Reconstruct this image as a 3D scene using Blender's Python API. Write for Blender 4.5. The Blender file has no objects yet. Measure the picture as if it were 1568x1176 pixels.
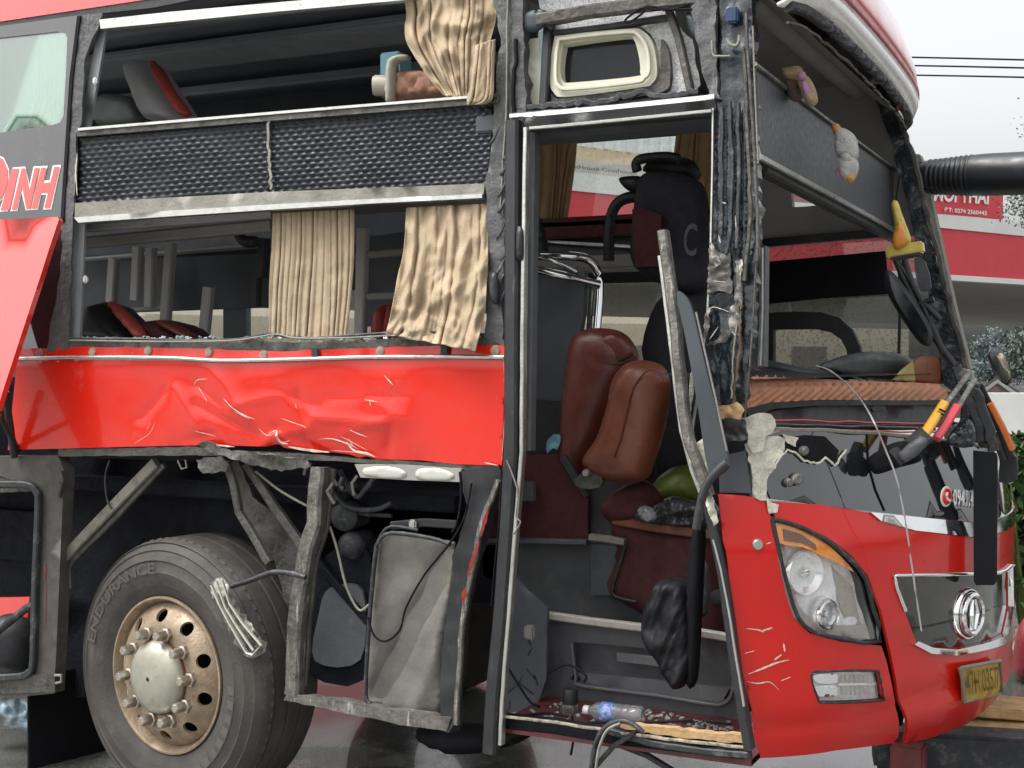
import bpy, bmesh, math, random
from mathutils import Vector, Matrix, noise
from mathutils.geometry import delaunay_2d_cdt
random.seed(7)
R = math.radians
sc = bpy.context.scene
COL = sc.collection

# ------------------------------------------------------------------ camera
FPX, CX, HZ, ZC, YAW = 2041.0, 784.0, 545.0, 1.74, R(26)
SY, CYW = math.sin(YAW), math.cos(YAW)
cam = bpy.data.cameras.new('camera'); camo = bpy.data.objects.new('camera', cam); COL.objects.link(camo)
camo.location = (0, 0, ZC); camo.rotation_euler = (R(90), 0, YAW)
cam.sensor_width = 36; cam.lens = 36*FPX/1568; cam.shift_y = -(588-HZ)/1568
cam.clip_end = 2000; cam.clip_start = .05
sc.camera = camo
# ------------------------------------------------------------------ world, sun, exposure
w = bpy.data.worlds.new('World'); sc.world = w; w.use_nodes = True
nt = w.node_tree; bg = nt.nodes['Background']
sky = nt.nodes.new('ShaderNodeTexSky'); sky.sky_type = 'NISHITA'; sky.sun_disc = False
sky.sun_elevation = R(62); sky.sun_rotation = R(-125); sky.air_density = 1.0; sky.dust_density = 6.0; sky.ozone_density = 1.0
hs = nt.nodes.new('ShaderNodeHueSaturation'); hs.inputs['Saturation'].default_value = .12
nt.links.new(sky.outputs[0], hs.inputs['Color']); nt.links.new(hs.outputs[0], bg.inputs[0])
bg.inputs[1].default_value = .15
sun = bpy.data.lights.new('sun', 'SUN'); sun.energy = .7; sun.angle = R(25); sun.color = (1, .97, .92)
suno = bpy.data.objects.new('sun', sun); COL.objects.link(suno)
suno.rotation_euler = (R(28), 0, R(180+125))
vs = sc.view_settings; vs.view_transform = 'Standard'; vs.look = 'None'; vs.gamma = 1; vs.exposure = 1.12
sc.render.engine = 'CYCLES'; sc.cycles.use_denoising = True
sc.cycles.max_bounces = 8; sc.cycles.diffuse_bounces = 4; sc.cycles.transparent_max_bounces = 12

# ------------------------------------------------------------------ photo ray -> place in the world
def ray(px, py):
    u = (px-CX)/FPX
    return Vector((u*CYW-SY, u*SY+CYW, (HZ-py)/FPX))
def at(r, t): return Vector((r.x*t, r.y*t, ZC+r.z*t))
def PY(px, py, y): r = ray(px, py); return at(r, y/r.y)
def PX(px, py, x): r = ray(px, py); return at(r, x/r.x)
def PZ(px, py, z): r = ray(px, py); return at(r, (z-ZC)/r.z)
def PD(px, py, d): return at(ray(px, py), d)
def onplane(px, py, a, b, off=0):                 # vertical plane through two plan points
    r = ray(px, py); dx, dy = b[0]-a[0], b[1]-a[1]; L = math.hypot(dx, dy); nx, ny = dy/L, -dx/L
    t = ((a[0]*nx+a[1]*ny)-off)/(r.x*nx+r.y*ny)
    return at(r, t)
Y0 = 4.05
def ys(z): return Y0+.085*max(0, z-1.7)
def S(px, py, off=0):
    y = Y0
    for _ in range(5): y = ys(PY(px, py, y).z)+off
    return PY(px, py, y)
def SO(off): return lambda px, py: S(px, py, off)
def YO(y): return lambda px, py: PY(px, py, y)
def XO(x): return lambda px, py: PX(px, py, x)
FC = [(3.9,-1.45),(4.05,-1.17),(4.12,-1.06),(4.25,-.93),(4.5,-.775),(4.8,-.628),(5.05,-.545),(5.3,-.512),(5.6,-.525),(6.0,-.60),(6.3,-.72),(6.5,-.90),(6.6,-1.12),(6.64,-1.4)]
def interp(tab, y):
    for i in range(len(tab)-1):
        if y <= tab[i+1][0] or i == len(tab)-2:
            p0 = tab[max(i-1,0)]; p1 = tab[i]; p2 = tab[i+1]; p3 = tab[min(i+2,len(tab)-1)]
            h = p2[0]-p1[0]; t = (y-p1[0])/h
            m1 = (p2[1]-p0[1])/(p2[0]-p0[0])*h; m2 = (p3[1]-p1[1])/(p3[0]-p1[0])*h
            t2, t3 = t*t, t*t*t
            return (2*t3-3*t2+1)*p1[1]+(t3-2*t2+t)*m1+(-2*t3+3*t2)*p2[1]+(t3-t2)*m2
def xf(y, z=1.0):
    return interp(FC, y)-1.2*max(0, .66-z)**2-.26*max(0, z-1.13)
def fnorm(y):
    d = (interp(FC, y+.01)-interp(FC, y-.01))/.02
    n = Vector((1, -d, 0)); return n.normalized()
def Fyz(px, py):
    r = ray(px, py); best = None; y = 3.95
    while y < 6.6:
        p = at(r, y/r.y); g = p.x-xf(y, p.z)
        if best is None or abs(g) < best[0]: best = (abs(g), y, p.z)
        if g < 0 and y > 3.96:
            lo, hi = y-.03, y
            for _ in range(18):
                m = (lo+hi)/2; p = at(r, m/r.y)
                if p.x-xf(m, p.z) > 0: lo = m
                else: hi = m
            return (hi, p.z)
        y += .03
    return best[1], best[2]
def Fp(y, z, off=0):
    return Vector((xf(y, z), y, z))-fnorm(y)*off
def F(px, py, off=0):
    y, z = Fyz(px, py); return Fp(y, z, off)
def FO(off): return lambda px, py: F(px, py, off)
# arc length along the front
ARC = []; s_ = 0; yy = 3.95; last = None
while yy < 6.64:
    p = Vector((interp(FC, yy), yy))
    if last is not None: s_ += (p-last).length
    ARC.append((yy, s_)); last = p; yy += .01
def y2s(y):
    i = min(max(int((y-3.95)/.01), 0), len(ARC)-2); f = (y-ARC[i][0])/.01
    return ARC[i][1]+f*(ARC[i+1][1]-ARC[i][1])
def s2y(s):
    lo, hi = 0, len(ARC)-1
    while hi-lo > 1:
        m = (lo+hi)//2
        if ARC[m][1] > s: hi = m
        else: lo = m
    f = (s-ARC[lo][1])/(ARC[hi][1]-ARC[lo][1]); return ARC[lo][0]+.01*f

# ------------------------------------------------------------------ materials
MATS = {}
def mat(name, col, rough=.5, metal=0, coat=0, var=.12, vscale=6, bump=0, bscale=60, dirt=None, rvar=.1, emit=None, trans=0, spec=.5, cior=1.55, streak=None):
    if name in MATS: return MATS[name]
    m = bpy.data.materials.new(name); m.use_nodes = True; N = m.node_tree; n = N.nodes; L = N.links
    b = n['Principled BSDF']
    b.inputs['Metallic'].default_value = metal; b.inputs['Coat Weight'].default_value = coat; b.inputs['Coat Roughness'].default_value = .04; b.inputs['Coat IOR'].default_value = cior
    b.inputs['Specular IOR Level'].default_value = spec
    if trans: b.inputs['Transmission Weight'].default_value = trans
    tc = n.new('ShaderNodeTexCoord')
    nz = n.new('ShaderNodeTexNoise'); nz.inputs['Scale'].default_value = vscale; nz.inputs['Detail'].default_value = 8; nz.inputs['Roughness'].default_value = .65
    L.new(tc.outputs['Object'], nz.inputs['Vector'])
    mr = n.new('ShaderNodeMapRange'); mr.inputs['From Min'].default_value = .3; mr.inputs['From Max'].default_value = .7
    mr.inputs['To Min'].default_value = 1-var; mr.inputs['To Max'].default_value = 1+var
    L.new(nz.outputs['Fac'], mr.inputs['Value'])
    mx = n.new('ShaderNodeVectorMath'); mx.operation = 'SCALE'; mx.inputs[0].default_value = col[:3]
    L.new(mr.outputs[0], mx.inputs['Scale'])
    out = mx.outputs[0]
    r2 = n.new('ShaderNodeMapRange'); r2.inputs['From Min'].default_value = .3; r2.inputs['From Max'].default_value = .7
    r2.inputs['To Min'].default_value = max(.02, rough-rvar); r2.inputs['To Max'].default_value = min(1, rough+rvar)
    nz2 = n.new('ShaderNodeTexNoise'); nz2.inputs['Scale'].default_value = vscale*2.3; nz2.inputs['Detail'].default_value = 6
    L.new(tc.outputs['Object'], nz2.inputs['Vector']); L.new(nz2.outputs['Fac'], r2.inputs['Value'])
    rout = r2.outputs[0]
    if dirt:
        dcol, amt, dsc = dirt
        nd = n.new('ShaderNodeTexNoise'); nd.inputs['Scale'].default_value = dsc; nd.inputs['Detail'].default_value = 10; nd.inputs['Roughness'].default_value = .7
        L.new(tc.outputs['Object'], nd.inputs['Vector'])
        cr = n.new('ShaderNodeMapRange'); cr.interpolation_type = 'SMOOTHSTEP'
        c0 = .62-.35*amt; cr.inputs['From Min'].default_value = c0; cr.inputs['From Max'].default_value = c0+.26
        L.new(nd.outputs['Fac'], cr.inputs['Value'])
        mm = n.new('ShaderNodeMix'); mm.data_type = 'RGBA'; mm.inputs[7].default_value = (*dcol, 1)
        L.new(cr.outputs[0], mm.inputs[0]); L.new(out, mm.inputs[6]); out = mm.outputs[2]
        ra = n.new('ShaderNodeMix'); ra.data_type = 'FLOAT'; ra.inputs[3].default_value = .8
        L.new(cr.outputs[0], ra.inputs[0]); L.new(rout, ra.inputs[2]); rout = ra.outputs[0]
        if coat:
            ca = n.new('ShaderNodeMath'); ca.operation = 'MULTIPLY_ADD'; ca.inputs[1].default_value = -coat*.8; ca.inputs[2].default_value = coat
            L.new(cr.outputs[0], ca.inputs[0]); L.new(ca.outputs[0], b.inputs['Coat Weight'])
    if streak:
        scol, amt, ssc = streak
        mp = n.new('ShaderNodeMapping'); mp.inputs['Scale'].default_value = (1, 1, .07); L.new(tc.outputs['Object'], mp.inputs['Vector'])
        ns = n.new('ShaderNodeTexNoise'); ns.inputs['Scale'].default_value = ssc; ns.inputs['Detail'].default_value = 5; ns.inputs['Roughness'].default_value = .75; L.new(mp.outputs[0], ns.inputs['Vector'])
        nk = n.new('ShaderNodeTexNoise'); nk.inputs['Scale'].default_value = 9; L.new(tc.outputs['Object'], nk.inputs['Vector'])
        ad = n.new('ShaderNodeMath'); ad.operation = 'MULTIPLY_ADD'; ad.inputs[1].default_value = .35; L.new(nk.outputs['Fac'], ad.inputs[0]); L.new(ns.outputs['Fac'], ad.inputs[2])
        cs = n.new('ShaderNodeMapRange'); c1 = .86-.2*amt; cs.inputs['From Min'].default_value = c1; cs.inputs['From Max'].default_value = c1+.07; L.new(ad.outputs[0], cs.inputs['Value'])
        ms = n.new('ShaderNodeMix'); ms.data_type = 'RGBA'; ms.inputs[7].default_value = (*scol, 1); L.new(cs.outputs[0], ms.inputs[0]); L.new(out, ms.inputs[6]); out = ms.outputs[2]
    L.new(out, b.inputs['Base Color']); L.new(rout, b.inputs['Roughness'])
    if bump:
        nb = n.new('ShaderNodeTexNoise'); nb.inputs['Scale'].default_value = bscale; nb.inputs['Detail'].default_value = 6
        L.new(tc.outputs['Object'], nb.inputs['Vector'])
        bp = n.new('ShaderNodeBump'); bp.inputs['Strength'].default_value = bump; bp.inputs['Distance'].default_value = .01
        L.new(nb.outputs['Fac'], bp.inputs['Height']); L.new(bp.outputs[0], b.inputs['Normal'])
    if emit: b.inputs['Emission Color'].default_value = (*emit[0], 1); b.inputs['Emission Strength'].default_value = emit[1]
    MATS[name] = m; return m
def glassmat(name, tint=(.9,.95,.93), refl=.12, rough=.02, body=None, bodyamt=0, fres=.7):
    if name in MATS: return MATS[name]
    m = bpy.data.materials.new(name); m.use_nodes = True; n = m.node_tree.nodes; L = m.node_tree.links
    for x in list(n): n.remove(x)
    o = n.new('ShaderNodeOutputMaterial'); t = n.new('ShaderNodeBsdfTransparent'); t.inputs[0].default_value = (*tint, 1)
    g = n.new('ShaderNodeBsdfGlossy'); g.inputs['Roughness'].default_value = rough
    lw = n.new('ShaderNodeLayerWeight'); lw.inputs[0].default_value = .25
    ad = n.new('ShaderNodeMath'); ad.operation = 'MULTIPLY_ADD'; ad.inputs[1].default_value = fres; ad.inputs[2].default_value = refl; ad.use_clamp = True
    L.new(lw.outputs['Fresnel'], ad.inputs[0])
    mx = n.new('ShaderNodeMixShader'); L.new(ad.outputs[0], mx.inputs[0]); L.new(g.outputs[0], mx.inputs[2])
    if body:
        d = n.new('ShaderNodeBsdfDiffuse'); d.inputs[0].default_value = (*body, 1)
        m2 = n.new('ShaderNodeMixShader')
        tc = n.new('ShaderNodeTexCoord'); nz = n.new('ShaderNodeTexNoise'); nz.inputs['Scale'].default_value = 70; nz.inputs['Detail'].default_value = 3
        L.new(tc.outputs['Object'], nz.inputs['Vector'])
        cr = n.new('ShaderNodeMapRange'); cr.inputs['From Min'].default_value = .5; cr.inputs['From Max'].default_value = .68; cr.inputs['To Min'].default_value = bodyamt*.5; cr.inputs['To Max'].default_value = min(1, bodyamt*2)
        L.new(nz.outputs['Fac'], cr.inputs['Value']); L.new(cr.outputs[0], m2.inputs[0])
        L.new(t.outputs[0], m2.inputs[1]); L.new(d.outputs[0], m2.inputs[2]); L.new(m2.outputs[0], mx.inputs[1])
    else: L.new(t.outputs[0], mx.inputs[1])
    L.new(mx.outputs[0], o.inputs[0]); MATS[name] = m; return m
M_RED = mat('red_paint', (.60,.010,.006), .32, 0, .6, var=.06, vscale=3, dirt=((.36,.06,.045), .2, 7), rvar=.05, spec=.3, cior=1.45)
M_REDP = mat('red_paint_plain', (.76,.03,.02), .25, 0, 1.0, var=.04, vscale=3, cior=1.7)
M_REDS = mat('red_paint_side_lit', (.70,.018,.006), .25, 0, .65, var=.05, vscale=3, dirt=((.50,.10,.07), .16, 11), rvar=.05, cior=1.5, spec=.4)  # same red, kept brighter: the side's sky reflection is put into the paint
M_BLACKG = mat('black_gloss', (.012,.013,.015), .06, 0, 1, var=.2, vscale=8, rvar=.03, cior=1.8)
M_GREYG = mat('grey_gloss_skin', (.055,.053,.054), .16, 0, .9, var=.2, vscale=5, dirt=((.16,.155,.15), .25, 7), rvar=.05)
M_BLACK = mat('black_plastic', (.02,.021,.023), .5, var=.3, vscale=12, dirt=((.10,.095,.09), .12, 14), streak=((.09,.09,.09), .22, 110))
M_BLACKM = mat('black_matte', (.008,.008,.010), .75, var=.3, spec=.15)
M_RUB = mat('rubber', (.025,.027,.03), .55, var=.35, vscale=20, dirt=((.22,.21,.2), .3, 18), bump=.3, bscale=50)
M_ALU = mat('aluminium', (.50,.50,.47), .36, .9, var=.15, vscale=14, dirt=((.20,.19,.16), .25, 25), bump=.1, bscale=80)
M_CHROME = mat('chrome', (.8,.8,.8), .1, 1, var=.05, dirt=((.25,.24,.22), .15, 20))
M_PUTTY = mat('putty_grey', (.22,.21,.175), .6, var=.2, vscale=14, dirt=((.13,.12,.10), .3, 18), bump=.3)
M_STEEL = mat('dirty_steel', (.095,.09,.08), .5, .35, var=.35, vscale=14, dirt=((.045,.042,.038), .45, 16), bump=.5, bscale=50, streak=((.15,.14,.125), .4, 90))
M_STEELL = mat('bare_steel', (.17,.162,.145), .42, .5, var=.35, vscale=18, dirt=((.07,.06,.05), .4, 20), bump=.5, bscale=50, streak=((.42,.40,.36), .55, 90))
M_PILL = mat('scraped_pillar', (.09,.09,.091), .65, .1, var=.25, vscale=14, dirt=((.05,.05,.054), .3, 22), bump=.6, bscale=45, streak=((.17,.17,.165), .45, 80))
M_PILB = mat('blue_black_pillar', (.012,.019,.025), .25, .2, .6, var=.5, vscale=18, dirt=((.09,.10,.10), .10, 26), bump=.5, bscale=40, streak=((.09,.10,.10), .25, 90))
M_CREAMF = mat('cream_fibreglass', (.60,.58,.48), .75, var=.3, vscale=20, dirt=((.13,.12,.10), .28, 45), bump=.9, bscale=60)
M_CREAM = mat('cream_plastic', (.48,.46,.37), .4, var=.1, vscale=8, dirt=((.35,.3,.22), .15, 14))
M_CURT = mat('beige_cloth', (.40,.31,.205), .9, var=.16, vscale=10, bump=.35, bscale=220, dirt=((.24,.165,.095), .14, 8))
M_CURTD = mat('brown_cloth', (.46,.30,.16), .9, var=.15, vscale=10, bump=.3, bscale=200)
M_CURTG = mat('pale_green_cloth', (.62,.72,.52), .85, var=.1, vscale=9)
M_GREYP = mat('grey_plastic', (.085,.088,.094), .45, var=.18, vscale=9, dirt=((.16,.155,.15), .25, 11), bump=.15)
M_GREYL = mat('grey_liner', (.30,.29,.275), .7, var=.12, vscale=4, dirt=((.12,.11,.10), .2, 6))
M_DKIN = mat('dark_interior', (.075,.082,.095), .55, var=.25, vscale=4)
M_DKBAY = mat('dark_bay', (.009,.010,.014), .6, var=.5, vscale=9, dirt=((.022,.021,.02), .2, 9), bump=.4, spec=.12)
M_MAROON = mat('maroon_leather', (.115,.028,.019), .38, var=.2, vscale=9, bump=.15, bscale=120, dirt=((.16,.05,.03), .2, 12))
M_BROWN = mat('brown_leather', (.18,.055,.03), .36, var=.22, vscale=9, bump=.15, bscale=120, dirt=((.10,.03,.02), .25, 12))
M_MARFAB = mat('maroon_fabric', (.075,.016,.017), .8, var=.2, vscale=20)
M_DKCLOTH = mat('dark_purple_cloth', (.028,.026,.033), .85, var=.2, vscale=14, bump=.2, bscale=150)
M_GREYSEAT = mat('grey_seat', (.36,.36,.37), .6, var=.15)
M_REDSEAT = mat('red_seat', (.35,.05,.035), .5, var=.2)
M_TAN = mat('quilted_tan', (.56,.25,.14), .6, var=.2, vscale=14, dirt=((.24,.10,.06), .25, 16))
M_WHITE = mat('white_paint', (.8,.79,.76), .4, coat=.4, var=.05)
M_SCR = mat('scratch_white', (.62,.52,.42), .7, var=.2, vscale=40)
M_WOOD = mat('plywood', (.42,.27,.13), .8, var=.3, vscale=20, bump=.4)
M_TYRE = mat('tyre_rubber', (.055,.050,.044), .75, var=.25, vscale=7, dirt=((.105,.095,.08), .35, 6), bump=.25, bscale=70)
M_RIM = mat('rusty_rim', (.31,.24,.165), .5, .35, var=.28, vscale=10, dirt=((.21,.135,.075), .42, 13), bump=.3, bscale=80)
M_HUB = mat('hub_cap', (.40,.385,.32), .42, .5, var=.12, vscale=14, dirt=((.25,.22,.16), .25, 18))
M_NUT = mat('wheel_nut', (.42,.38,.32), .35, .85, var=.25, vscale=30, dirt=((.12,.10,.08), .3, 40))
M_GLASS = glassmat('clear_glass', (.93,.97,.95), .04, body=(.5,.53,.5), bodyamt=.07)
M_LENS = glassmat('lens_glass', (1,1,1), .01, fres=.3)
M_AMBER = mat('amber_lens', (.9,.30,.02), .15, coat=1, var=.2, vscale=30)
M_SILVER = mat('reflector', (.92,.92,.92), .14, .45, var=.1, vscale=20)
M_YEL = mat('yellow_sleeve', (.72,.36,.02), .4, coat=.3, var=.1)
M_PINK = mat('red_sleeve', (.70,.06,.09), .4, coat=.3, var=.1)
M_ORA = mat('orange_sleeve', (.72,.18,.03), .4, coat=.3, var=.1)

# ------------------------------------------------------------------ object builders
PW = {}
def link(o, parent):
    COL.objects.link(o)
    if parent is not None:
        o.parent = parent
        if parent.name in PW: o.matrix_parent_inverse = PW[parent.name].inverted()
    return o
def empty(name, loc=(0,0,0), rot=(0,0,0), parent=None, local=False):
    o = bpy.data.objects.new(name, None); o.empty_display_size = .1
    o.location = loc; o.rotation_euler = rot
    COL.objects.link(o)
    if parent is not None:
        o.parent = parent
        if parent.name in PW: o.matrix_parent_inverse = PW[parent.name].inverted()
    if not local: PW[o.name] = Matrix.Translation(Vector(loc)) @ o.rotation_euler.to_matrix().to_4x4()
    return o
def tag(o, label, cat, group=None):
    o['label'] = label; o['category'] = cat
    if group: o['group'] = group
    return o
def thing(name, loc, label, cat, group=None): return tag(empty(name, loc), label, cat, group)
def mesh(name, verts, faces, m, parent=None, smooth=False):
    me = bpy.data.meshes.new(name); me.from_pydata([tuple(v) for v in verts], [], faces); me.update()
    if smooth: me.polygons.foreach_set('use_smooth', [True]*len(me.polygons))
    if m: me.materials.append(m)
    return link(bpy.data.objects.new(name, me), parent)
def bm_obj(name, bm, m, parent=None, smooth=False):
    me = bpy.data.meshes.new(name); bm.to_mesh(me); bm.free()
    if smooth: me.polygons.foreach_set('use_smooth', [True]*len(me.polygons))
    if m: me.materials.append(m)
    return link(bpy.data.objects.new(name, me), parent)
def pip(p, poly):
    x, y = p; c = False; j = len(poly)-1
    for i in range(len(poly)):
        xi, yi = poly[i]; xj, yj = poly[j]
        if (yi > y) != (yj > y) and x < (xj-xi)*(y-yi)/(yj-yi)+xi: c = not c
        j = i
    return c
def segd(p, a, b):
    ax, ay = a; bx, by = b; dx, dy = bx-ax, by-ay; L = dx*dx+dy*dy
    t = 0 if L == 0 else max(0, min(1, ((p[0]-ax)*dx+(p[1]-ay)*dy)/L))
    return math.hypot(p[0]-ax-t*dx, p[1]-ay-t*dy)
def smoothpoly(pts, n=4, closed=True):
    out = []; N = len(pts)
    rng = N if closed else N-1
    for i in range(rng):
        g = lambda k: pts[k % N] if closed else pts[max(0, min(N-1, k))]
        p0, p1, p2, p3 = g(i-1), g(i), g(i+1), g(i+2)
        for k in range(n):
            t = k/n
            out.append(tuple(.5*((2*p1[c])+(-p0[c]+p2[c])*t+(2*p0[c]-5*p1[c]+4*p2[c]-p3[c])*t*t+(-p0[c]+3*p1[c]-3*p2[c]+p3[c])*t**3) for c in range(len(p1))))
    if not closed: out.append(tuple(pts[-1]))
    return out
def cdt(outline, holes, step, jit=.0):
    V = []; E = []
    def ring(poly):
        i0 = len(V); pts = []
        for i in range(len(poly)):
            a, b = poly[i], poly[(i+1) % len(poly)]
            n = max(1, int(math.hypot(b[0]-a[0], b[1]-a[1])/step))
            for k in range(n): pts.append((a[0]+(b[0]-a[0])*k/n, a[1]+(b[1]-a[1])*k/n))
        for p in pts: V.append(Vector(p))
        for k in range(len(pts)): E.append((i0+k, i0+(k+1) % len(pts)))
        return pts
    rings = [ring(outline)]+[ring(h) for h in holes]
    xs = [p[0] for p in outline]; ysx = [p[1] for p in outline]
    j = 0; y = min(ysx)+step*.5
    while y < max(ysx):
        x = min(xs)+(step*.5 if j % 2 else step)
        while x < max(xs):
            p = (x, y)
            if pip(p, outline) and not any(pip(p, h) for h in holes):
                if all(segd(p, r[k], r[(k+1) % len(r)]) > step*.45 for r in rings for k in range(len(r)) if abs(r[k][0]-x) < 2.5*step and abs(r[k][1]-y) < 2.5*step): V.append(Vector(p))
            x += step
        y += step*.87; j += 1
    vs_, es, fs, *_ = delaunay_2d_cdt(V, E, [], 0, 1e-6)
    keep = []
    for f in fs:
        c = (sum(vs_[i].x for i in f)/len(f), sum(vs_[i].y for i in f)/len(f))
        if pip(c, outline) and not any(pip(c, h) for h in holes): keep.append(list(f))
    return [(v.x, v.y) for v in vs_], keep, rings
def solid(name, uv, faces, pos, m, parent, thick, outward, smooth=True):
    # front sheet, back sheet and rim as separate islands of vertices, so smooth shading keeps its edges crisp
    P = [pos(*p) for p in uv]
    # orient
    acc = 0
    for f in faces[:200]:
        n = (P[f[1]]-P[f[0]]).cross(P[f[2]]-P[f[0]]); acc += n.dot(outward)
    if acc < 0: faces = [f[::-1] for f in faces]
    N = [Vector((0,0,0)) for _ in P]
    cnt = {}
    for f in faces:
        n = (P[f[1]]-P[f[0]]).cross(P[f[2]]-P[f[0]])
        for i in f: N[i] += n
        for k in range(len(f)):
            e = (f[k], f[(k+1) % len(f)])
            if (e[1], e[0]) in cnt: del cnt[(e[1], e[0])]
            else: cnt[e] = 1
    B = [P[i]-(N[i].normalized() if N[i].length > 1e-12 else outward)*thick for i in range(len(P))]
    n0 = len(P); V = P+B; Fs = [list(f) for f in faces]+[[i+n0 for i in f[::-1]] for f in faces]
    for (a, b) in cnt:
        k = len(V); V += [P[a], P[b], B[b], B[a]]; Fs.append([k+1, k, k+3, k+2])
    return mesh(name, V, Fs, m, parent, smooth)
OUT = Vector((.25, -1, 0))
def patch(name, poly, surf, m, parent, thick=.012, holes=(), step=28, disp=None, smooth=True, outward=OUT):
    uv, fs, _ = cdt([tuple(p) for p in poly], [list(h) for h in holes], step)
    def pos(u, v):
        p = surf(u, v)
        if disp: p = p+disp(u, v)*Vector((0,-1,0)) if not isinstance(disp(u, v), Vector) else p+disp(u, v)
        return p
    return solid(name, uv, fs, pos, m, parent, thick, outward, smooth)
def fpatch(name, poly, m, parent, off=0, thick=.012, holes=(), step=.045, disp=None):
    # outline given as photo points, or ('w', y, z) on the front of the coach; meshed along the curve of the front
    def cv(p):
        y, z = (p[1], p[2]) if p[0] == 'w' else Fyz(*p)
        return (y2s(y), z)
    o = [cv(p) for p in poly]; h = [[cv(p) for p in q] for q in holes]
    uv, fs, _ = cdt(o, h, step)
    def pos(s, z):
        y = s2y(s); p = Fp(y, z, off)
        if disp: p = p+fnorm(y)*disp(y, z)
        return p
    return solid(name, uv, fs, pos, m, parent, thick, Vector((1,-.8,0)))
def pillow(name, poly, surf, m, parent, thick=.05, rpx=None, step=10, flat=.15, normal=Vector((0,-1,0)), fn=None, holes=()):
    poly = [tuple(p) for p in poly]
    uv, fs, rings = cdt(poly, [list(h) for h in holes], step)
    if rpx is None: rpx = step*3
    P = []; Q = []
    for p in uv:
        d = min(segd(p, r[k], r[(k+1) % len(r)]) for r in rings for k in range(len(r)))
        t = min(1, d/rpx); h = math.sqrt(max(0, 1-(1-t)**2))
        c = surf(*p); e = (fn(*p) if fn else 0)
        P.append(c+normal*(thick*(flat+(1-flat)*h)*.5+e*h)); Q.append(c-normal*thick*(flat+(1-flat)*h)*.5)
    acc = 0
    for f in fs: acc += ((P[f[1]]-P[f[0]]).cross(P[f[2]]-P[f[0]])).dot(normal)
    if acc < 0: fs = [f[::-1] for f in fs]
    n0 = len(P); Fs = [list(f) for f in fs]+[[i+n0 for i in f[::-1]] for f in fs]; cnt = {}
    for f in fs:
        for k in range(len(f)):
            e = (f[k], f[(k+1) % len(f)])
            if (e[1], e[0]) in cnt: del cnt[(e[1], e[0])]
            else: cnt[e] = 1
    for (a, b) in cnt: Fs.append([b, a, a+n0, b+n0])
    return mesh(name, P+Q, Fs, m, parent, True)
def sweep(name, pts, prof, m, parent, up=Vector((0,0,1)), smooth=False, scale=None, closed=True):
    pts = [Vector(p) for p in pts]; n = len(pts); k = len(prof); V = []; Fs = []
    for i, p in enumerate(pts):
        t = (pts[min(i+1, n-1)]-pts[max(i-1, 0)])
        if t.length < 1e-9: t = Vector((0,0,1))
        t.normalize(); u = up if abs(t.dot(up)) < .97 else Vector((0,-1,0))
        a = t.cross(u).normalized(); b = a.cross(t).normalized()
        s = scale[i] if scale else 1
        for (x, y) in prof: V.append(p+a*x*s+b*y*s)
    for i in range(n-1):
        for j in range(k): Fs.append([i*k+j, i*k+(j+1) % k, (i+1)*k+(j+1) % k, (i+1)*k+j])
    c0 = len(V); V += V[:k]; Fs.append([c0+j for j in range(k)][::-1])
    c1 = len(V); V += V[(n-1)*k:n*k]; Fs.append([c1+j for j in range(k)])
    return mesh(name, V, Fs, m, parent, smooth)
def circ(r, n=8): return [(r*math.cos(2*math.pi*i/n), r*math.sin(2*math.pi*i/n)) for i in range(n)]
def rect(a, b): return [(-a/2,-b/2),(a/2,-b/2),(a/2,b/2),(-a/2,b/2)]
def tube(name, pts, r, m, parent, n=8, curve=4):
    pts = [Vector(p) for p in pts]
    if curve and len(pts) > 2: pts = [Vector(p) for p in smoothpoly([tuple(p) for p in pts], curve, False)]
    return sweep(name, pts, circ(r, n), m, parent, smooth=True)
def bar(name, pts, a, b, m, parent, rough=0, up=Vector((0,-1,0))):
    pts = [Vector(p) for p in pts]
    if rough:
        q = []
        for i in range(len(pts)-1):
            n = max(2, int((pts[i+1]-pts[i]).length/.03))
            q += [pts[i].lerp(pts[i+1], k/n) for k in range(n)]
        q.append(pts[-1]); o_ = random.uniform(0, 50)
        pts = [p+Vector(noise.noise_vector(p*7+Vector((o_,0,0))))*rough*2.2+Vector(noise.noise_vector(p*26+Vector((0,o_,0))))*rough*1.1 for p in q]
    ch = min(a, b)*.18
    prof = [(-a/2+ch,-b/2),(a/2-ch,-b/2),(a/2,-b/2+ch),(a/2,b/2-ch),(a/2-ch,b/2),(-a/2+ch,b/2),(-a/2,b/2-ch),(-a/2,-b/2+ch)]
    return sweep(name, pts, prof, m, parent, up=up)
def box(name, c, size, m, parent, rot=(0,0,0), bev=.006, seg=2):
    bm = bmesh.new(); bmesh.ops.create_cube(bm, size=1)
    bmesh.ops.scale(bm, vec=size, verts=bm.verts)
    if bev: bmesh.ops.bevel(bm, geom=bm.edges[:], offset=min(bev, min(size)*.4), segments=seg, affect='EDGES')
    from mathutils import Euler
    bmesh.ops.transform(bm, matrix=Matrix.Translation(Vector(c)) @ Euler(rot).to_matrix().to_4x4(), verts=bm.verts)
    return bm_obj(name, bm, m, parent)
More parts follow.
